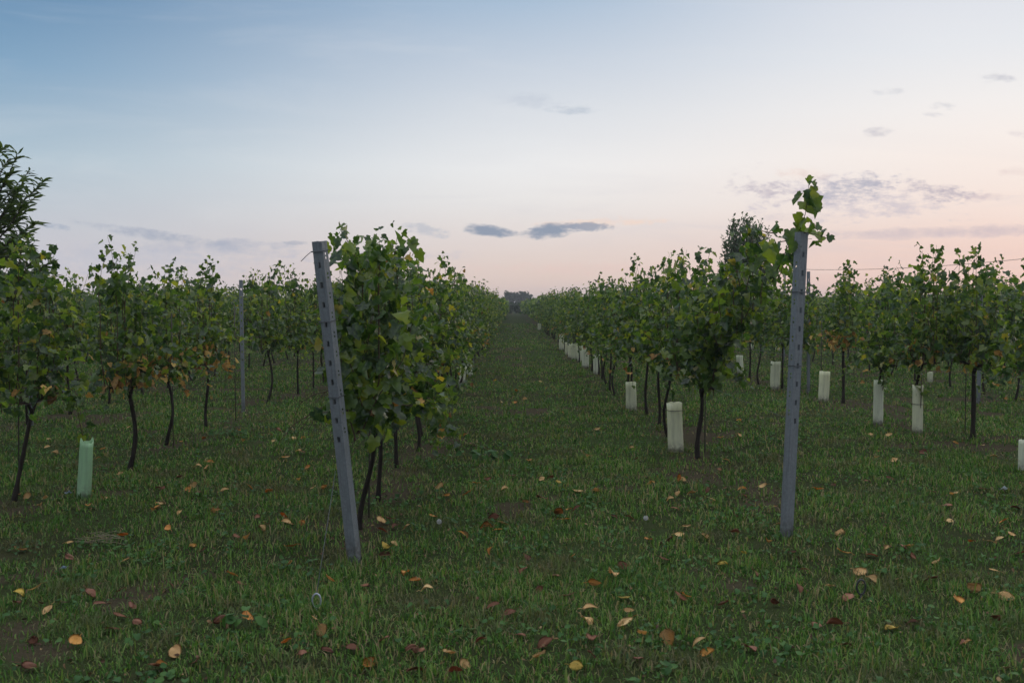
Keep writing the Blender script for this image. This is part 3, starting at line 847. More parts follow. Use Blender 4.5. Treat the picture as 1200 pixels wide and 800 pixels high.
def young_meshes(seed, h=1.0, nl=16):
    R = random.Random(seed); rng = np.random.default_rng(seed)
    t = Tubes(); path = [Vector((0, 0, -.05))]; d = Vector((0, 0, 1)); p = path[0].copy()
    for i in range(12):
        d = (d + Vector((R.gauss(0, .05), R.gauss(0, .05), .1))).normalized(); p = p + d * (h + .05) / 12; path.append(p.copy())
    t.add(path, [.006 * (1 - .6 * i / 12) for i in range(13)], 5)
    pos, out, siz = [], [], []
    for i in range(nl):
        q = path[6 + R.randrange(7)]; a = R.uniform(0, 2 * math.pi); o = Vector((math.cos(a), math.sin(a), 0))
        pos.append(tuple(q + o * R.uniform(.02, .08))); out.append(tuple(o)); siz.append(R.uniform(.05, .085))
    out = np.array(out); n, tt = hang_frames(out, rng)
    v, tr, per = leaf_cloud(np.array(pos), n, tt, np.array(siz), rng, GRAPE)
    return t.mesh('stem', M_CANE), mesh_np('foliage', v, [tr], [M_LEAF], smooth=True)
tube_group = 'grow tubes round young vines'
def tube(px, bot, topy, wpx, lab, m=M_TUBEW, tilt=(0, 0), band=None, horns=False, young=True, taper=0., rot=.3):
    g = G(px, bot); sc = FPX / g.y
    h = (bot - topy) / sc; wd = wpx / sc / 1.12
    g.z = gz1(g.x, g.y) - .01
    o = link('grow_tube', tube_mesh(int(px), m, h, wd, horns, taper)); o.location = g
    o.rotation_euler = (tilt[0], tilt[1], rot)
    tag(o, lab, 'grow tube', tube_group)
    if band:
        bb = link('tie', band_mesh(wd), o); bb.location = (0, 0, band * h); bb.rotation_euler.x = .06
    if young:
        y_ = empty('young_vine', g); ms = young_meshes(int(px * 3), h + .45)
        link('stem', ms[0], y_); link('foliage', ms[1], y_)
        tag(y_, 'young vine in the ' + lab.split(',')[0], 'young vine', 'young vines in grow tubes')
    return o
tube(98, 582, 511, 17, 'mint green grow tube with a torn pointed rim, beside the brown-leaved vine', M_TUBEG, (0, .06), horns=True)
tube(792, 532, 473, 19, 'widest pale grow tube with a dark tie, beside the crooked trunk', band=.86, young=False, tilt=(0, -.04))
tube(740, 482, 448, 13, 'pale grow tube between the wide tied tube and the farther pair', tilt=(0, -.03), young=False)
tube(699, 439, 415, 8, 'small pale green grow tube nearest to the grass lane in the vine-topped-post row', young=False)
tube(686, 432, 409, 9, 'bright green-white grow tube just behind the small pale green one', young=False)
tube(680, 425, 405, 7, 'dull grey-white grow tube third in the far cluster of tubes', young=False)
tube(673, 421, 402, 8, 'cream grow tube in the middle of the far cluster of tubes', young=False)
tube(668, 418, 401, 5, 'thin white grow tube behind the cream one', young=False)
tube(664, 415, 400, 4, 'thin yellowish grow tube near the distant line post', young=False)
tube(658, 410, 391, 6, 'short pale grow tube at the foot of the distant line post', young=False)
tube(632, 387, 379, 4, 'tiny white grow tube farthest along the vine-topped-post row', young=False)
tube(541, 448, 427, 8, 'tilted pale grow tube nearest the camera under the leaning-post row', tilt=(0, .12), young=False)
tube(551, 441, 412, 7, 'taller tilted grow tube just behind the nearest one of the leaning-post row', tilt=(0, -.1), young=False)
tube(565, 404, 392, 5, 'small white grow tube farther along the leaning-post row', young=False)
tube(1075, 511, 453, 12, 'tall bluish white grow tube with a wire tie, left of the sturdy bare trunk', band=.62)
tube(1029, 496, 443, 11, 'grey-white grow tube between the tied tube and the curved trunk')
tube(965, 471, 435, 12, 'yellowish grow tube with a stake, just behind the vine-topped end post', tilt=(0, .04), young=False)
tube(908, 455, 422, 11, 'upright pale grow tube seen just left of the vine-topped end post', tilt=(0, .03))
tube(868, 437, 415, 8, 'small leaning grow tube on open grass beyond the crooked trunk', tilt=(0, -.08))
tube(1198, 556, 518, 9, 'pale grow tube cut by the frame edge', young=False)
tube(911, 412, 396, 6, 'small distant grow tube above the upright pale one', young=False)
tube(882, 410, 392, 5, 'small distant tapered grow tube above the leaning one', tilt=(0, .08), young=False)
tube(1090, 447, 434, 6, 'small distant grow tube behind the tall bluish one', young=False)
tube(868, 394, 391, 9, 'flat white scrap of tube farthest back on the grass', young=False)

# leaves on top of the right end post (the tip of the long cane)
def post_top_vine():
    R = random.Random(3); rng = np.random.default_rng(3)
    t = Tubes(); Yp = RP_TOP.y
    main = [P(905, 330, Yp + .5), P(922, 292, Yp + .2), P(938, 268, Yp + .03), P(944, 250, Yp), P(946, 232, Yp), P(948, 216, Yp)]
    side = [P(938, 272, Yp), P(955, 274, Yp - .02), P(972, 280, Yp)]
    side2 = [P(944, 258, Yp), P(955, 262, Yp), P(960, 276, Yp)]
    t.add(main, [.004, .0035, .003, .0025, .002, .0015], 5); t.add(side, [.003, .002, .0015], 4); t.add(side2, [.002, .0015, .001], 4)
    # pixel, size
    L = [(943, 243, .10), (953, 241, .10), (949, 232, .10), (941, 236, .09), (957, 232, .085), (949, 221, .07), (945, 216, .06), (955, 219, .055), (950, 251, .07), (960, 250, .075),
         (940, 262, .10), (933, 268, .10), (945, 263, .08), (951, 268, .08), (960, 271, .07), (967, 277, .065), (926, 278, .10), (918, 285, .10), (930, 290, .09),
         (910, 292, .1), (922, 300, .1), (905, 303, .1), (913, 312, .1), (928, 305, .09), (905, 320, .1), (935, 282, .08), (956, 292, .06), (972, 283, .06), (912, 275, .08), (908, 268, .07)]
    pos = np.array([tuple(P(x + R.uniform(-1.5, 1.5), y - 7, Yp + R.uniform(-.06, .08) + max(0, (935 - x) * .012))) for x, y, s in L])
    out = np.array([(math.cos(a), math.sin(a), 0) for a in [-math.pi / 2 + R.gauss(0, .9) for _ in L]])
    n, tt = hang_frames(out, rng, (0, 45), 40)
    v, tr, per = leaf_cloud(pos, n, tt, np.array([s * .95 for x, y, s in L]), rng, GRAPE)
    e = empty('vine_shoot', main[0])
    c = link('cane', t.mesh('cane', M_CANE), e); c.location = -main[0]
    f = link('foliage', mesh_np('foliage', v, [tr], [M_LEAF], smooth=True), e); f.location = -main[0]
    tag(e, 'backlit vine shoot climbing over the top of the upright end post', 'vine shoot')
post_top_vine()

# ------------------------------------------------------------------ trees
def peach_tree():
    R = random.Random(11); rng = np.random.default_rng(11)
    base = Vector((-6.55, 10.6, 0)); t = Tubes()
    tk = [Vector((0, 0, -.1)), Vector((.03, 0, .5)), Vector((-.02, .05, 1.0)), Vector((.02, 0, 1.5))]
    t.add(tk, [.085, .07, .06, .05], 8)
    pos, nrm, tips, siz = [], [], [], []
    def twig(p0, p1, n=24, bl=.34):
        p0, p1 = Vector(p0), Vector(p1); mid = (p0 + p1) / 2 + Vector((R.gauss(0, .1), R.gauss(0, .1), -.16))
        pts = [((1 - u) ** 2) * p0 + 2 * u * (1 - u) * mid + u * u * p1 for u in np.linspace(0, 1, 9).tolist()]
        t.add(pts, [.02 * (1 - .85 * i / 8) for i in range(9)], 5, cap=False)
        ax = (pts[-1] - pts[-2]).normalized()
        for i in range(n):
            u = 1 - bl * R.random() ** 1.5
            q = ((1 - u) ** 2) * p0 + 2 * u * (1 - u) * mid + u * u * p1
            a = R.uniform(0, 2 * math.pi); o = Vector((math.cos(a), math.sin(a), R.uniform(-.2, .7)))
            d = (o * 1.0 + ax * .75 + Vector((0, 0, -.05))).normalized()
            nn = d.cross(Vector((R.gauss(0, 1), R.gauss(0, 1), R.gauss(0, 1)))).normalized()
            if nn.z < 0: nn = -nn
            pos.append(tuple(q)); tips.append(tuple(d)); nrm.append(tuple(nn)); siz.append(R.uniform(.10, .155))
    ctr = Vector((.1, 0, 1.75))
    seen = [(50, 213), (40, 232), (33, 200), (20, 180), (5, 172), (8, 205), (40, 262), (30, 268), (26, 240), (12, 255), (34, 285), (10, 285), (20, 300), (45, 300), (58, 308), (30, 315), (62, 328), (48, 335), (10, 330), (0, 230), (-10, 200), (22, 222), (2, 300), (30, 345)]
    for (px, py) in seen:
        for k in range(2):
            e = P(px + R.uniform(-5, 5) * k - 8 * k, py + R.uniform(-6, 6) * k + 6 * k, base.y + R.uniform(-.5, .5)) - base
            s0 = ctr.lerp(e, R.uniform(.15, .4)) + Vector((R.uniform(-.2, .1), 0, -.1))
            t.add([Vector((.02, 0, 1.45)), Vector((.02, 0, 1.45)).lerp(s0, .5) + Vector((0, 0, .08)), s0], [.035, .026, .02], 5, cap=False)
            twig(s0, e)
    for i in range(46):
        a = R.uniform(0, 2 * math.pi); z = R.uniform(-.85, 1.3); rr_ = math.sqrt(max(.1, 1 - (z / 1.45) ** 2)) * R.uniform(1.0, 1.5)
        e = Vector((math.cos(a) * rr_ - .35, math.sin(a) * rr_, 1.9 + z))
        if base.x + e.x > -4.95: continue
        s0 = ctr.lerp(e, .35); twig(s0, e, 55, .7)
        t.add([Vector((.02, 0, 1.45)), s0], [.03, .02], 5, cap=False)
    v, tr, per = leaf_cloud(np.array(pos), np.array(nrm), np.array(tips), np.array(siz), rng, LANCE, (.2, .8), (.2, .9))
    e = empty('narrow_leaved_tree', base)
    link('trunk', t.mesh('trunk', M_TREEBARK), e); link('crown', mesh_np('crown', v, [tr], M_PEACH, smooth=True), e)
    tag(e, 'dark tree with long narrow drooping leaves rising behind the vines', 'tree')
peach_tree()

def twiggy_tree(name, base, rx, rz, zc, trunk_h, m, seed, n_twig, n_leaf, leaf, template, lab, up=1.0, cat='tree', group=None):
    R = random.Random(seed); rng = np.random.default_rng(seed); t = Tubes(); base = Vector(base)
    fork = Vector((0, 0, trunk_h)); t.add([(0, 0, -.2), (R.uniform(-.1, .1) * rx, 0, trunk_h * .5), fork], [rx * .09, rx * .07, rx * .06], 7)
    pos, nrm, tips, siz = [], [], [], []
    for i in range(n_twig):
        a = R.uniform(0, 2 * math.pi); zz_ = R.uniform(-1, 1); q = math.sqrt(1 - zz_ ** 2); k = R.uniform(.55, 1.08)
        e = Vector((math.cos(a) * q * rx * k, math.sin(a) * q * rx * k, zc + zz_ * rz * k))
        s0 = fork.lerp(e, R.uniform(.35, .6)) + Vector((0, 0, -.1 * rz))
        mid = s0.lerp(e, .5) + Vector((0, 0, -.12 * rz * up))
        t.add([fork, fork.lerp(s0, .6), s0], [rx * .035, rx * .025, rx * .014], 5, cap=False)
        t.add([s0, mid, e], [rx * .013, rx * .009, rx * .004], 4, cap=False)
        ax = (e - mid).normalized()
        for j in range(n_leaf):
            u = R.random() ** .8; p = (mid.lerp(e, u) if R.random() < .7 else s0.lerp(mid, u)) + Vector((R.gauss(0, 1), R.gauss(0, 1), R.gauss(0, 1))) * rx * .06
            d = (ax * up + Vector((R.gauss(0, .7), R.gauss(0, .7), R.gauss(0, .5)))).normalized()
            nn = d.cross(Vector((R.gauss(0, 1), R.gauss(0, 1), R.gauss(0, 1)))).normalized()
            if nn.z < 0: nn = -nn
            pos.append(tuple(p)); tips.append(tuple(d)); nrm.append(tuple(nn)); siz.append(leaf * R.uniform(.7, 1.2))
    v, tr, per = leaf_cloud(np.array(pos), np.array(nrm), np.array(tips), np.array(siz), rng, template)
    e = empty(name, base)
    link('trunk', t.mesh('trunk', M_TREEBARK), e); link('crown', mesh_np('crown', v, [tr], m, smooth=True), e)
    tag(e, lab, cat, group)
b3 = P(874, 356, 40)
twiggy_tree('feathery_tree', (b3.x, 40, 0), 1.02, 1.55, 3.75, 1.7, M_OLIVE, 21, 230, 24, .14, OVAL, 'round feathery grey-green tree rising above the vines beside the upright end post', 1.4)
# far trees at the end of the grass lane
for (px, Yd, rx, rz, zc, lab) in [(597, 300, 2.0, 2.1, 3.5, 'smaller round tree at the end of the grass lane, touching a wider one'),
                                  (611, 310, 2.9, 2.2, 3.4, 'wider round tree at the end of the grass lane, touching a smaller one'),
                                  (640, 330, 2.2, 1.4, 2.0, 'low faint bushy tree far behind the vine-topped-post row'),
                                  (196, 300, 5.0, 1.7, 1.6, 'low faint bushy tree far beyond the rows outside the leaning post')]:
    p = P(px, 356, Yd)
    twiggy_tree('far_tree', (p.x, Yd, 0), rx, rz, zc, zc * .45, M_FARTREE, int(px), 90, 26, rx * .2, ROUND, lab, .5, 'tree', None)
# hedge closing the lane
def hedge():
    rng = np.random.default_rng(9); n = 9000
    x = rng.uniform(-60, 60, n); top = 1.5 + vnoise(x, x * 0, 2.5, 3) * .7
    p = np.stack([x, 165 + rng.normal(0, .6, n), top * rng.random(n) ** .7], -1)
    a = rng.uniform(0, 2 * math.pi, n); nn, tt = hang_frames(np.stack([np.cos(a), np.sin(a), a * 0], -1), rng)
    v, tr, per = leaf_cloud(p, nn, tt, np.full(n, .42), rng, ROUND)
    o = link('hedge', mesh_np('hedge', v, [tr], M_FARTREE, smooth=True))
    tag(o, 'dark low hedge closing the far end of the grass lane', 'hedge')
hedge()

# overhead cable in the sky on the right
def cable():
    a, b_ = P(1085, 313, 70), P(1215, 303, 62)
    d = (b_ - a); pts = []
    for u in np.linspace(-1.5, 2.2, 24).tolist(): pts.append(a + d * u + Vector((0, 0, .18 * ((u - .35) ** 2))))
    wire('overhead_cable', pts, .016, 'thin overhead cable crossing the pink sky', None, 'cable', M_STAKE)
cable()

# ------------------------------------------------------------------ grass
def grass():
    rng = np.random.default_rng(12)
    bands = [(2.6, 6, 5200), (6, 10, 2700), (10, 16, 1100), (16, 26, 420), (26, 45, 130), (45, 80, 36)]
    xs, ys = [], []
    for y0, y1, dn in bands:
        wmax = .56 * y1 + 1.8; n = int((y1 - y0) * 2 * wmax * dn)
        y = rng.uniform(y0, y1, n); x = rng.uniform(-wmax, wmax, n)
        k = np.abs(x) < .56 * y + 1.8; xs.append(x[k]); ys.append(y[k])
    x = np.concatenate(xs); y = np.concatenate(ys)
    s = soil(x, y)
    tuft = vnoise(x, y, .16, 21) * .55 + vnoise(x, y, .5, 22) * .45
    keep = rng.random(len(x)) < np.clip(1.0 - s * .97, 0, 1) * np.clip(.25 + 1.4 * (tuft - .2), 0.12, 1)
    x, y, tuft, s = x[keep], y[keep], tuft[keep], s[keep]
    # taller tufts, also round the feet of posts, tubes and trunks
    nt_ = 700
    ty = 2.8 + 20 * rng.random(nt_) ** 1.4; tx = rng.uniform(-1, 1, nt_) * (.56 * ty + 1.2)
    for (fx_, fy_) in [(LP_BASE.x, LP_BASE.y), (RP_BASE.x, RP_BASE.y), (e1.x, e1.y), (e2.x, e2.y)]:
        tx = np.append(tx, fx_ + rng.normal(0, .07, 7)); ty = np.append(ty, fy_ + .03 + rng.normal(0, .07, 7))
    bx_ = np.repeat(tx, 20) + rng.normal(0, .028, len(tx) * 20); by_ = np.repeat(ty, 20) + rng.normal(0, .028, len(tx) * 20)
    n0 = len(x); x = np.append(x, bx_); y = np.append(y, by_); tuft = np.append(tuft, np.full(len(bx_), .5))
    N = len(x); z = gz(x, y)
    d = np.hypot(x, y)
    L = rng.uniform(.018, .062, N) * (.4 + 1.3 * tuft) * (1 + np.clip(d - 10, 0, 60) * .006)
    L[n0:] = rng.uniform(.045, .11, N - n0)
    tall = rng.random(N) < .03; L[tall] *= 1.7
    flat = rng.random(N) < .22
    wd = rng.uniform(.0014, .0042, N) * np.maximum(1, d / 6.0) ** .98
    a = rng.uniform(0, 2 * math.pi, N); fx, fy = np.cos(a), np.sin(a)
    lean = rng.uniform(.25, 1.4, N); lean[flat] = rng.uniform(2.0, 2.6, flat.sum())
    sx, sy = -fy, fx
    # three levels
    h1 = L * .55 * np.cos(lean * .5); o1 = L * .55 * np.sin(lean * .5)
    h2 = h1 + L * .45 * np.cos(lean * 1.25); o2 = o1 + L * .45 * np.sin(lean * 1.25)
    h2 = np.maximum(h2, .005); h1 = np.maximum(h1, .006)
    V = np.empty((N, 5, 3), np.float32)
    for i, (o, h, ww) in enumerate([(0 * o1, -.004 + 0 * h1, wd), (0 * o1, -.004 + 0 * h1, -wd), (o1, h1, wd * .8), (o1, h1, -wd * .8), (o2, h2, 0 * wd)]):
        V[:, i, 0] = x + fx * o + sx * ww; V[:, i, 1] = y + fy * o + sy * ww; V[:, i, 2] = z + h
    b = np.arange(N)[:, None] * 5
    q = b + np.array([[0, 1, 3, 2]]); t = b + np.array([[2, 3, 4]])
    o = link('grass', mesh_np('grass', V.reshape(-1, 3), [q, t], M_GRASS, smooth=True))
    tag(o, 'short patchy meadow grass covering the ground between the vine rows', 'grass', kind='stuff')
    print('grass blades', N)
    # broad-leaved weeds and clover lying low in the grass
    n = 14000
    cx = rng.uniform(-1, 1, 900); cy = 3 + 17 * rng.random(900) ** 1.3
    cx = cx * (.56 * cy + 1.5); k = rng.integers(0, 900, n)
    px_ = cx[k] + rng.normal(0, .09, n); py_ = cy[k] + rng.normal(0, .09, n)
    ok = rng.random(n) < 1 - soil(px_, py_); px_, py_ = px_[ok], py_[ok]; n = len(px_)
    p = np.stack([px_, py_, gz(px_, py_) + rng.uniform(.008, .045, n)], -1)
    nn = np.stack([rng.normal(0, .35, n), rng.normal(0, .35, n), np.ones(n)], -1)
    aa = rng.uniform(0, 2 * math.pi, n); tt = np.stack([np.cos(aa), np.sin(aa), 0 * aa], -1)
    v, tr, per = leaf_cloud(p, nn, tt, rng.uniform(.014, .038, n), rng, ROUND)
    o = link('low_weeds', mesh_np('low_weeds', v, [tr], M_WEED, smooth=True))
    tag(o, 'small broad-leaved weeds growing low in the grass', 'weeds', kind='stuff')
    # small leaf fragments and clods scattered in the turf
    n = 5200
    yy_ = 3 + 22 * rng.random(n) ** 1.5; xx_ = rng.uniform(-1, 1, n) * (.56 * yy_ + 1.5)
    p = np.stack([xx_, yy_, gz(xx_, yy_) + rng.uniform(.004, .03, n)], -1)
    nn = np.stack([rng.normal(0, .5, n), rng.normal(0, .5, n), np.ones(n)], -1)
    aa = rng.uniform(0, 2 * math.pi, n); tt = np.stack([np.cos(aa), np.sin(aa), 0 * aa], -1)
    v, tr, per = leaf_cloud(p, nn, tt, rng.uniform(.01, .032, n), rng, OVAL, (.1, .9), (-.5, .9))
    o = link('leaf_litter', mesh_np('leaf_litter', v, [tr], [M_LITTER], smooth=True))
    tag(o, 'brown crumbled leaf scraps scattered through the turf', 'leaf litter', kind='stuff')
def litter_mat():
    m, n, bs, out = mat('leaf_litter')
    geo = n.new('ShaderNodeNewGeometry')
    n.link(n.ramp(geo.outputs['Random Per Island'], [(0, (.06, .035, .025)), (.4, (.09, .05, .032)), (.7, (.13, .075, .042)), (.9, (.2, .125, .06)), (1, (.28, .2, .1))]), bs.inputs['Base Color'])
    bs.inputs['Roughness'].default_value = .8; bs.inputs['Specular IOR Level'].default_value = .15
    return m
M_LITTER = litter_mat()
grass()

# ------------------------------------------------------------------ fallen leaves, one by one
def fallen_mesh(seed, m):
    R = random.Random(seed)
    a_fold, a_curl = R.uniform(-.2, .7), R.uniform(-1.0, 1.2)
    wide = R.uniform(.30, .46); rows = 9; cols = 7
    bm = bmesh.new(); g = []
    tw = R.uniform(-.5, .5); ph = R.uniform(0, 6)
    for i in range(rows):
        t = i / (rows - 1); hw = wide * math.sin(math.pi * min(.985, max(.03, t)) ** .85) ** .75; r = []
        for j in range(cols):
            u = (j / (cols - 1) * 2 - 1); x = u * hw * (1 + .05 * math.sin(ph + i * 2.3 + j)); y = t - .5
            z = a_fold * abs(x) ** 1.3 - a_curl * (y * y - .1) * .6 + tw * x * y + .035 * math.sin(ph + 5 * t + 4 * u)
            r.append(bm.verts.new((x, y, z)))
        g.append(r)
    for i in range(rows - 1):
        for j in range(cols - 1):
            f = bm.faces.new((g[i][j], g[i][j + 1], g[i + 1][j + 1], g[i + 1][j])); f.smooth = True
    # stalk
    st = [Vector((0, -.5, g[0][cols // 2].co.z)), Vector((.02, -.68, .03)), Vector((.05, -.85, .0))]
    pv = None
    for k, p in enumerate(st):
        ring = [bm.verts.new(p + Vector(c) * .018) for c in ((1, 0, 0), (-.5, 0, .87), (-.5, 0, -.87))]
        if pv:
            for s in range(3): bm.faces.new((pv[s], pv[(s + 1) % 3], ring[(s + 1) % 3], ring[s]))
        pv = ring
    bmesh.ops.solidify(bm, geom=[f for f in bm.faces], thickness=.006)
    me = bpy.data.meshes.new('fallen_leaf'); bm.to_mesh(me); bm.free(); me.materials.append(m)
    return me
FM = {c: [fallen_mesh(40 + 17 * i + ord(c), m) for i in range(7)] for c, (nm, m) in FALL.items()}
SP = {}
LV = []
def parse(s, ox, oy, k):
    for tok in s.split():
        a, b_, c = tok.split(','); LV.append((ox + float(a) / k, oy + float(b_) / k, c))
parse('310,105,O 547,110,T 760,115,T 590,180,O 680,245,O 707,265,R 1020,245,O 1060,172,O 1015,313,T 833,217,R 870,215,T 1160,370,T 815,343,O 848,378,R 122,398,T 65,410,Y 148,450,R 165,470,T '
      '420,500,R 390,545,R 480,522,R 470,468,R 350,455,R 320,415,R 60,445,R 115,585,R 108,683,R 775,515,R 800,515,O 870,500,O 1130,560,T 1150,625,R 1070,645,R 615,623,T 547,670,R 568,668,O 685,655,R '
      '1105,525,T 600,385,R 440,300,T 245,278,R 660,50,O 555,45,R 790,47,T 880,33,O 905,148,R 1010,170,T 95,75,T 155,80,T 65,70,T 70,250,T 370,75,T 425,395,R 935,520,R 1008,600,O 265,600,O 1140,35,O 1100,38,T', 0, 560, 3)
parse('370,75,O 440,72,O 515,20,R 345,40,T 325,150,O 175,158,R 140,165,T 430,213,T 185,250,T 160,250,Y 152,288,R 190,180,R 145,195,R 525,277,O 510,187,O 552,198,O 535,157,R 568,172,T 800,125,O 788,160,O 765,143,O '
      '830,67,T 827,130,R 700,92,R 705,22,T 735,12,R 765,38,Y 1095,37,O 1190,30,O 1155,97,T 1170,133,R 1015,165,R 960,160,R 1190,230,T 1155,245,R 1080,240,O 815,298,T 955,363,T 890,398,O 1135,315,R 990,330,R 1195,445,R '
      '995,438,Y 1012,490,T 875,485,T 863,527,T 997,540,T 1150,595,T 690,420,R 530,485,R 585,515,R 800,440,R 755,360,R 640,353,R 650,298,R 258,380,O 300,417,T 80,400,R 225,350,O 40,625,R 150,605,R 270,630,R 240,635,R '
      '380,645,T 433,680,T 97,673,O 255,705,R 400,710,R 697,658,T 715,610,R 825,695,Y 880,660,R 1045,680,R 1060,578,T 880,595,R 630,580,R 490,605,R', 400, 560, 3)
parse('30,80,T 88,75,R 110,103,T 210,72,T 280,58,T 215,88,R 320,125,T 335,185,T 185,160,R 15,192,T 80,238,T 185,225,R 300,260,O 385,300,R 215,297,Y 140,332,Y 255,362,R 565,298,O 480,65,O 530,52,R 650,42,R 730,25,R '
      '665,300,R 810,303,R 775,273,R 893,315,T 625,358,T 520,404,T 665,390,T 580,450,R 410,420,R 430,355,R 15,442,O 325,463,R 470,540,R 535,540,R 733,543,Y 805,523,R 90,655,O 570,610,R 140,465,R 870,385,R 970,458,O '
      '1025,415,T 1140,433,T 1095,348,T 1015,250,O 1070,248,T 1110,242,T 940,177,T 955,78,T 930,115,R 1125,182,O 1155,220,T 1185,278,R 1170,127,R 1055,60,R 1100,520,R 980,600,R 1000,600,T 240,630,R 55,620,T', 800, 560, 3)
LV += [(545, 512, 'O'), (575, 533, 'T'), (640, 455, 'O'), (603, 472, 'O'), (588, 473, 'T'), (580, 446, 'Y'), (605, 460, 'O'), (615, 469, 'T'), (553, 521, 'R'), (633, 447, 'T'), (660, 488, 'O'), (700, 505, 'T'),
       (845, 517, 'T'), (867, 515, 'T'), (913, 520, 'O'), (866, 495, 'T'), (1003, 484, 'T'), (1020, 515, 'T'), (1042, 514, 'T'), (1030, 535, 'T'), (1028, 545, 'T'), (1048, 548, 'T'), (1082, 537, 'R'), (1120, 525, 'T'), (1152, 528, 'T'), (1165, 541, 'T'),
       (1010, 466, 'T'), (1180, 470, 'O'), (1198, 471, 'O'), (150, 505, 'T'), (64, 535, 'T'), (55, 528, 'T'), (57, 517, 'T'), (115, 540, 'T'), (212, 523, 'O'), (232, 550, 'T'), (247, 546, 'O'), (242, 551, 'T'),
       (283, 509, 'O'), (285, 523, 'T'), (317, 516, 'T'), (320, 523, 'T'), (327, 506, 'R'), (343, 507, 'O'), (355, 535, 'R'), (367, 532, 'R'), (360, 550, 'O'), (380, 571, 'O'), (350, 561, 'T'), (120, 530, 'T'), (140, 557, 'T'), (250, 600, 'T'),
       (183, 597, 'O'), (220, 575, 'O'), (190, 575, 'R'), (210, 560, 'R'), (335, 540, 'T'), (350, 535, 'T'), (600, 560, 'R'), (620, 543, 'O'), (592, 580, 'T'), (640, 590, 'R'), (560, 570, 'O'), (760, 575, 'O'), (800, 570, 'T'), (745, 545, 'R'), (740, 530, 'T'), (690, 540, 'T')]
_r = random.Random(77)
while len(LV) < 292:
    py_ = _r.uniform(505, 660); px_ = _r.choice((_r.uniform(20, 400), _r.uniform(430, 1180)))
    LV.append((px_, py_, _r.choice('TTOORYT')))
random.seed(4)
entries = []
for (px, py, c) in LV:
    g = G(px, py)
    entries.append([px, py, c, g])
def zone(px, py):
    lat = 'before the leaning end post' if px < 330 else 'beside the leaning end post' if px < 480 else 'on the open grass lane' if px < 760 else 'near the vine-topped end post' if px < 1010 else 'toward the bare-trunked vine'
    dep = 'in the closest turf' if py > 720 else 'in the near turf' if py > 660 else 'in the middle turf' if py > 600 else 'in the farther turf'
    return lat, dep
groups = {}
for e in entries:
    if e[1] < 555: continue
    groups.setdefault((e[2],) + zone(e[0], e[1]), []).append(e)
for k, es in groups.items(): es.sort(key=lambda e: e[0])
rank = {id(e): (i, len(es)) for es in groups.values() for i, e in enumerate(es)}
for e in entries:
    px, py, c, g = e
    cn_ = FALL[c][0]
    o = link('fallen_leaf', random.choice(FM[c]))
    far = py < 555
    size = random.uniform(.055, .092) if c != 'R' else random.uniform(.055, .085)
    if far: size = random.uniform(.055, .09)
    o.scale = (size * random.uniform(.85, 1.15), size, size)
    o.location = (g.x, g.y, gz1(g.x, g.y) + random.uniform(.022, .044))
    o.rotation_euler = (random.gauss(-.05, .35), random.gauss(0, .4), random.uniform(0, 6.283))
    if far:
        tag(o, f'small {cn_} fallen leaf lying in the distant grass under the vines', 'fallen leaf', f'small {cn_} fallen leaves in the distant grass')
    else:
        lat, dep = zone(px, py); i, nn = rank[id(e)]
        if nn == 1: lb = f'the only {cn_} fallen leaf {dep} {lat}'
        elif i == 0: lb = f'leftmost {cn_} fallen leaf {dep} {lat}'
        elif i == nn - 1: lb = f'rightmost {cn_} fallen leaf {dep} {lat}'
        else: lb = f'{ORD[i]} {cn_} fallen leaf from the left {dep} {lat}'
        tag(o, lb, 'fallen leaf', 'fallen leaves on the grass')

# ------------------------------------------------------------------ small things in the grass
M_FLUFF = simple('dandelion_fluff', (.62, .62, .60), .9, 0, 40, .2, .8)
M_STEM = simple('dandelion_stem', (.10, .13, .05), .6, 0, 40, .4, .7)
def dandelion(px, py, lab, r=.016):
    g = G(px, py); g.y -= .03; R = random.Random(int(px))
    e = empty('dandelion_clock', (g.x, g.y, gz1(g.x, g.y)))
    s = Tubes(); s.add([(0, 0, -.02), (.004, 0, .05), (0, 0, .085)], .0018, 5); link('stem', s.mesh('stem', M_STEM), e)
    t = Tubes(); c = Vector((0, 0, .085))
    for i in range(90):
        z = R.uniform(-1, 1); a = R.uniform(0, 6.283); q = math.sqrt(1 - z * z); d = Vector((q * math.cos(a), q * math.sin(a), z))
        t.add([c + d * .004, c + d * r * .85], .0004, 3, cap=False)
        u = d.orthogonal().normalized(); v_ = d.cross(u)
        for k in range(5):
            th = k * 1.257; t.add([c + d * r * .85, c + d * r * 1.05 + (u * math.cos(th) + v_ * math.sin(th)) * r * .3], .0005, 3, cap=False)
    link('seed_head', t.mesh('seed_head', M_FLUFF), e)
    tag(e, lab, 'dandelion clock', 'dandelion clocks')
dandelion(515, 624, 'white dandelion clock in the grass behind the leaning end post')
dandelion(756, 623, 'white dandelion clock on the open grass toward the upright end post')

def weed(px, py, lab, n, spread, size, seed):
    g = G(px, py); R = random.Random(seed); rng = np.random.default_rng(seed)
    e = empty('weed_plant', (g.x, g.y, gz1(g.x, g.y))); t = Tubes(); pos, nr, tp = [], [], []
    for i in range(n):
        a = R.uniform(0, 6.283); r = spread * R.uniform(.25, 1); q = Vector((math.cos(a) * r * 1.8, math.sin(a) * r * .6, R.uniform(.05, .10)))
        t.add([(0, 0, 0), q * .5 + Vector((0, 0, .03)), q], .0015, 4, cap=False)
        pos.append(tuple(q)); nr.append((R.gauss(0, .4), R.gauss(-.3, .4), 1)); tp.append((math.cos(a), math.sin(a), -.2))
    v, tr, per = leaf_cloud(np.array(pos), np.array(nr), np.array(tp), rng.uniform(size * .7, size * 1.2, n), rng, ROUND)
    link('stems', t.mesh('stems', M_STEM), e); link('leaves', mesh_np('leaves', v, [tr], M_WEED, smooth=True), e)
    tag(e, lab, 'weed')
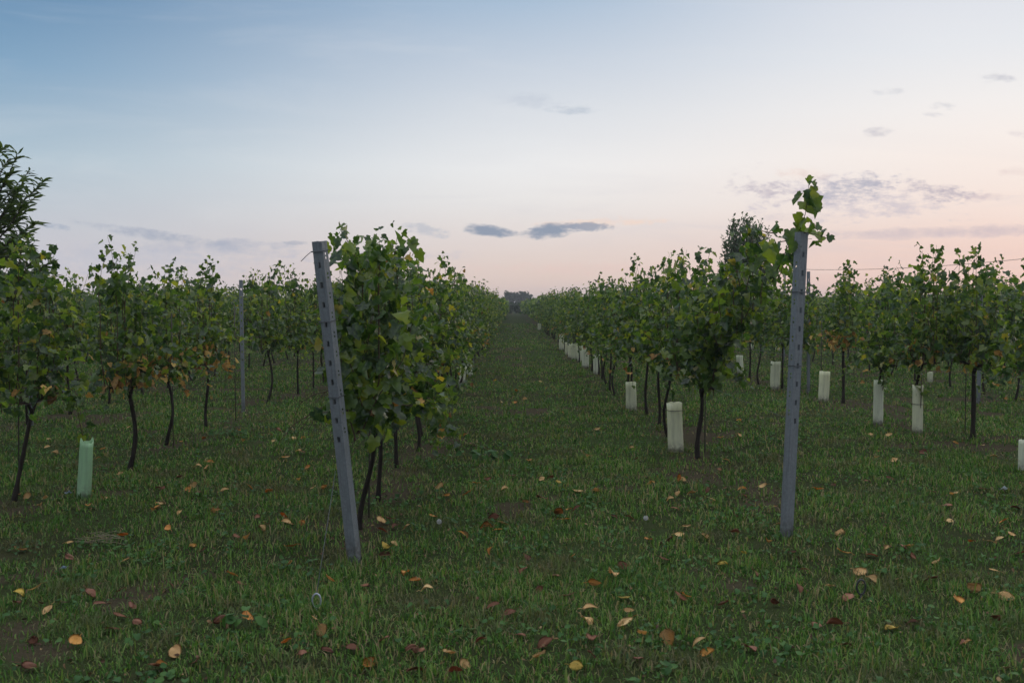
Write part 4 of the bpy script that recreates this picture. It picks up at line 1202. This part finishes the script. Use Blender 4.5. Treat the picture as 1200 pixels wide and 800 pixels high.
weed(565, 541, 'broad-leaved green weed spreading on the grass lane beside the leaning-post row', 22, .14, .075, 31)
weed(290, 738, 'leafy green weed beside an orange fallen leaf in the closest turf', 14, .05, .05, 33)
weed(268, 515, 'dry brown-green tuft at the foot of the slim yellow-leaved vine', 26, .12, .05, 35)

def straw(px, py):
    g = G(px, py); R = random.Random(8); t = Tubes()
    for i in range(26):
        a = R.uniform(-.5, 1.0); L = R.uniform(.06, .22); c = Vector((R.uniform(-.14, .14), R.uniform(-.1, .1), R.uniform(.02, .06)))
        d = Vector((math.cos(a), -abs(math.sin(a)) * .6, R.uniform(-.1, .25))); t.add([c - d * L / 2, c + Vector((0, 0, .012)), c + d * L / 2], .0018, 4)
    o = link('straw_bundle', t.mesh('straw_bundle', M_STRAW)); o.location = (g.x, g.y, gz1(g.x, g.y))
    tag(o, 'scattered tuft of dry straw on bare ground below the mint green tube', 'straw')
straw(118, 632)

def scrap(px, py, lab, col, s, seed):
    g = G(px, py); R = random.Random(seed); bm = bmesh.new(); gr = []
    for i in range(5):
        gr.append([bm.verts.new(((i / 4 - .5) * s * R.uniform(.8, 1.1), (j / 3 - .5) * s * .55, s * .25 * math.sin(i * 1.7 + j * 1.3 + seed) * .6 + R.uniform(0, .1) * s)) for j in range(4)])
    for i in range(4):
        for j in range(3): bm.faces.new((gr[i][j], gr[i + 1][j], gr[i + 1][j + 1], gr[i][j + 1])).smooth = True
    bmesh.ops.solidify(bm, geom=bm.faces[:], thickness=.001)
    me = bpy.data.meshes.new('paper_scrap'); bm.to_mesh(me); bm.free(); me.materials.append(simple('scrap', col, .6, 0, 30, .3, .7))
    o = link('paper_scrap', me); o.location = (g.x, g.y, gz1(g.x, g.y) + .035); o.rotation_euler = (.5, .3, R.uniform(0, 3))
    tag(o, lab, 'scrap', 'pale scraps in the grass')
scrap(75, 668, 'tiny bluish white scrap in the turf below the straw', (.55, .66, .78), .05, 1)
scrap(1176, 580, 'crumpled white scrap near the frame edge below the bare-trunked vine', (.62, .68, .7), .07, 2)
scrap(80, 580, 'bluish white scrap at the foot of the mint green grow tube', (.6, .68, .78), .06, 3)
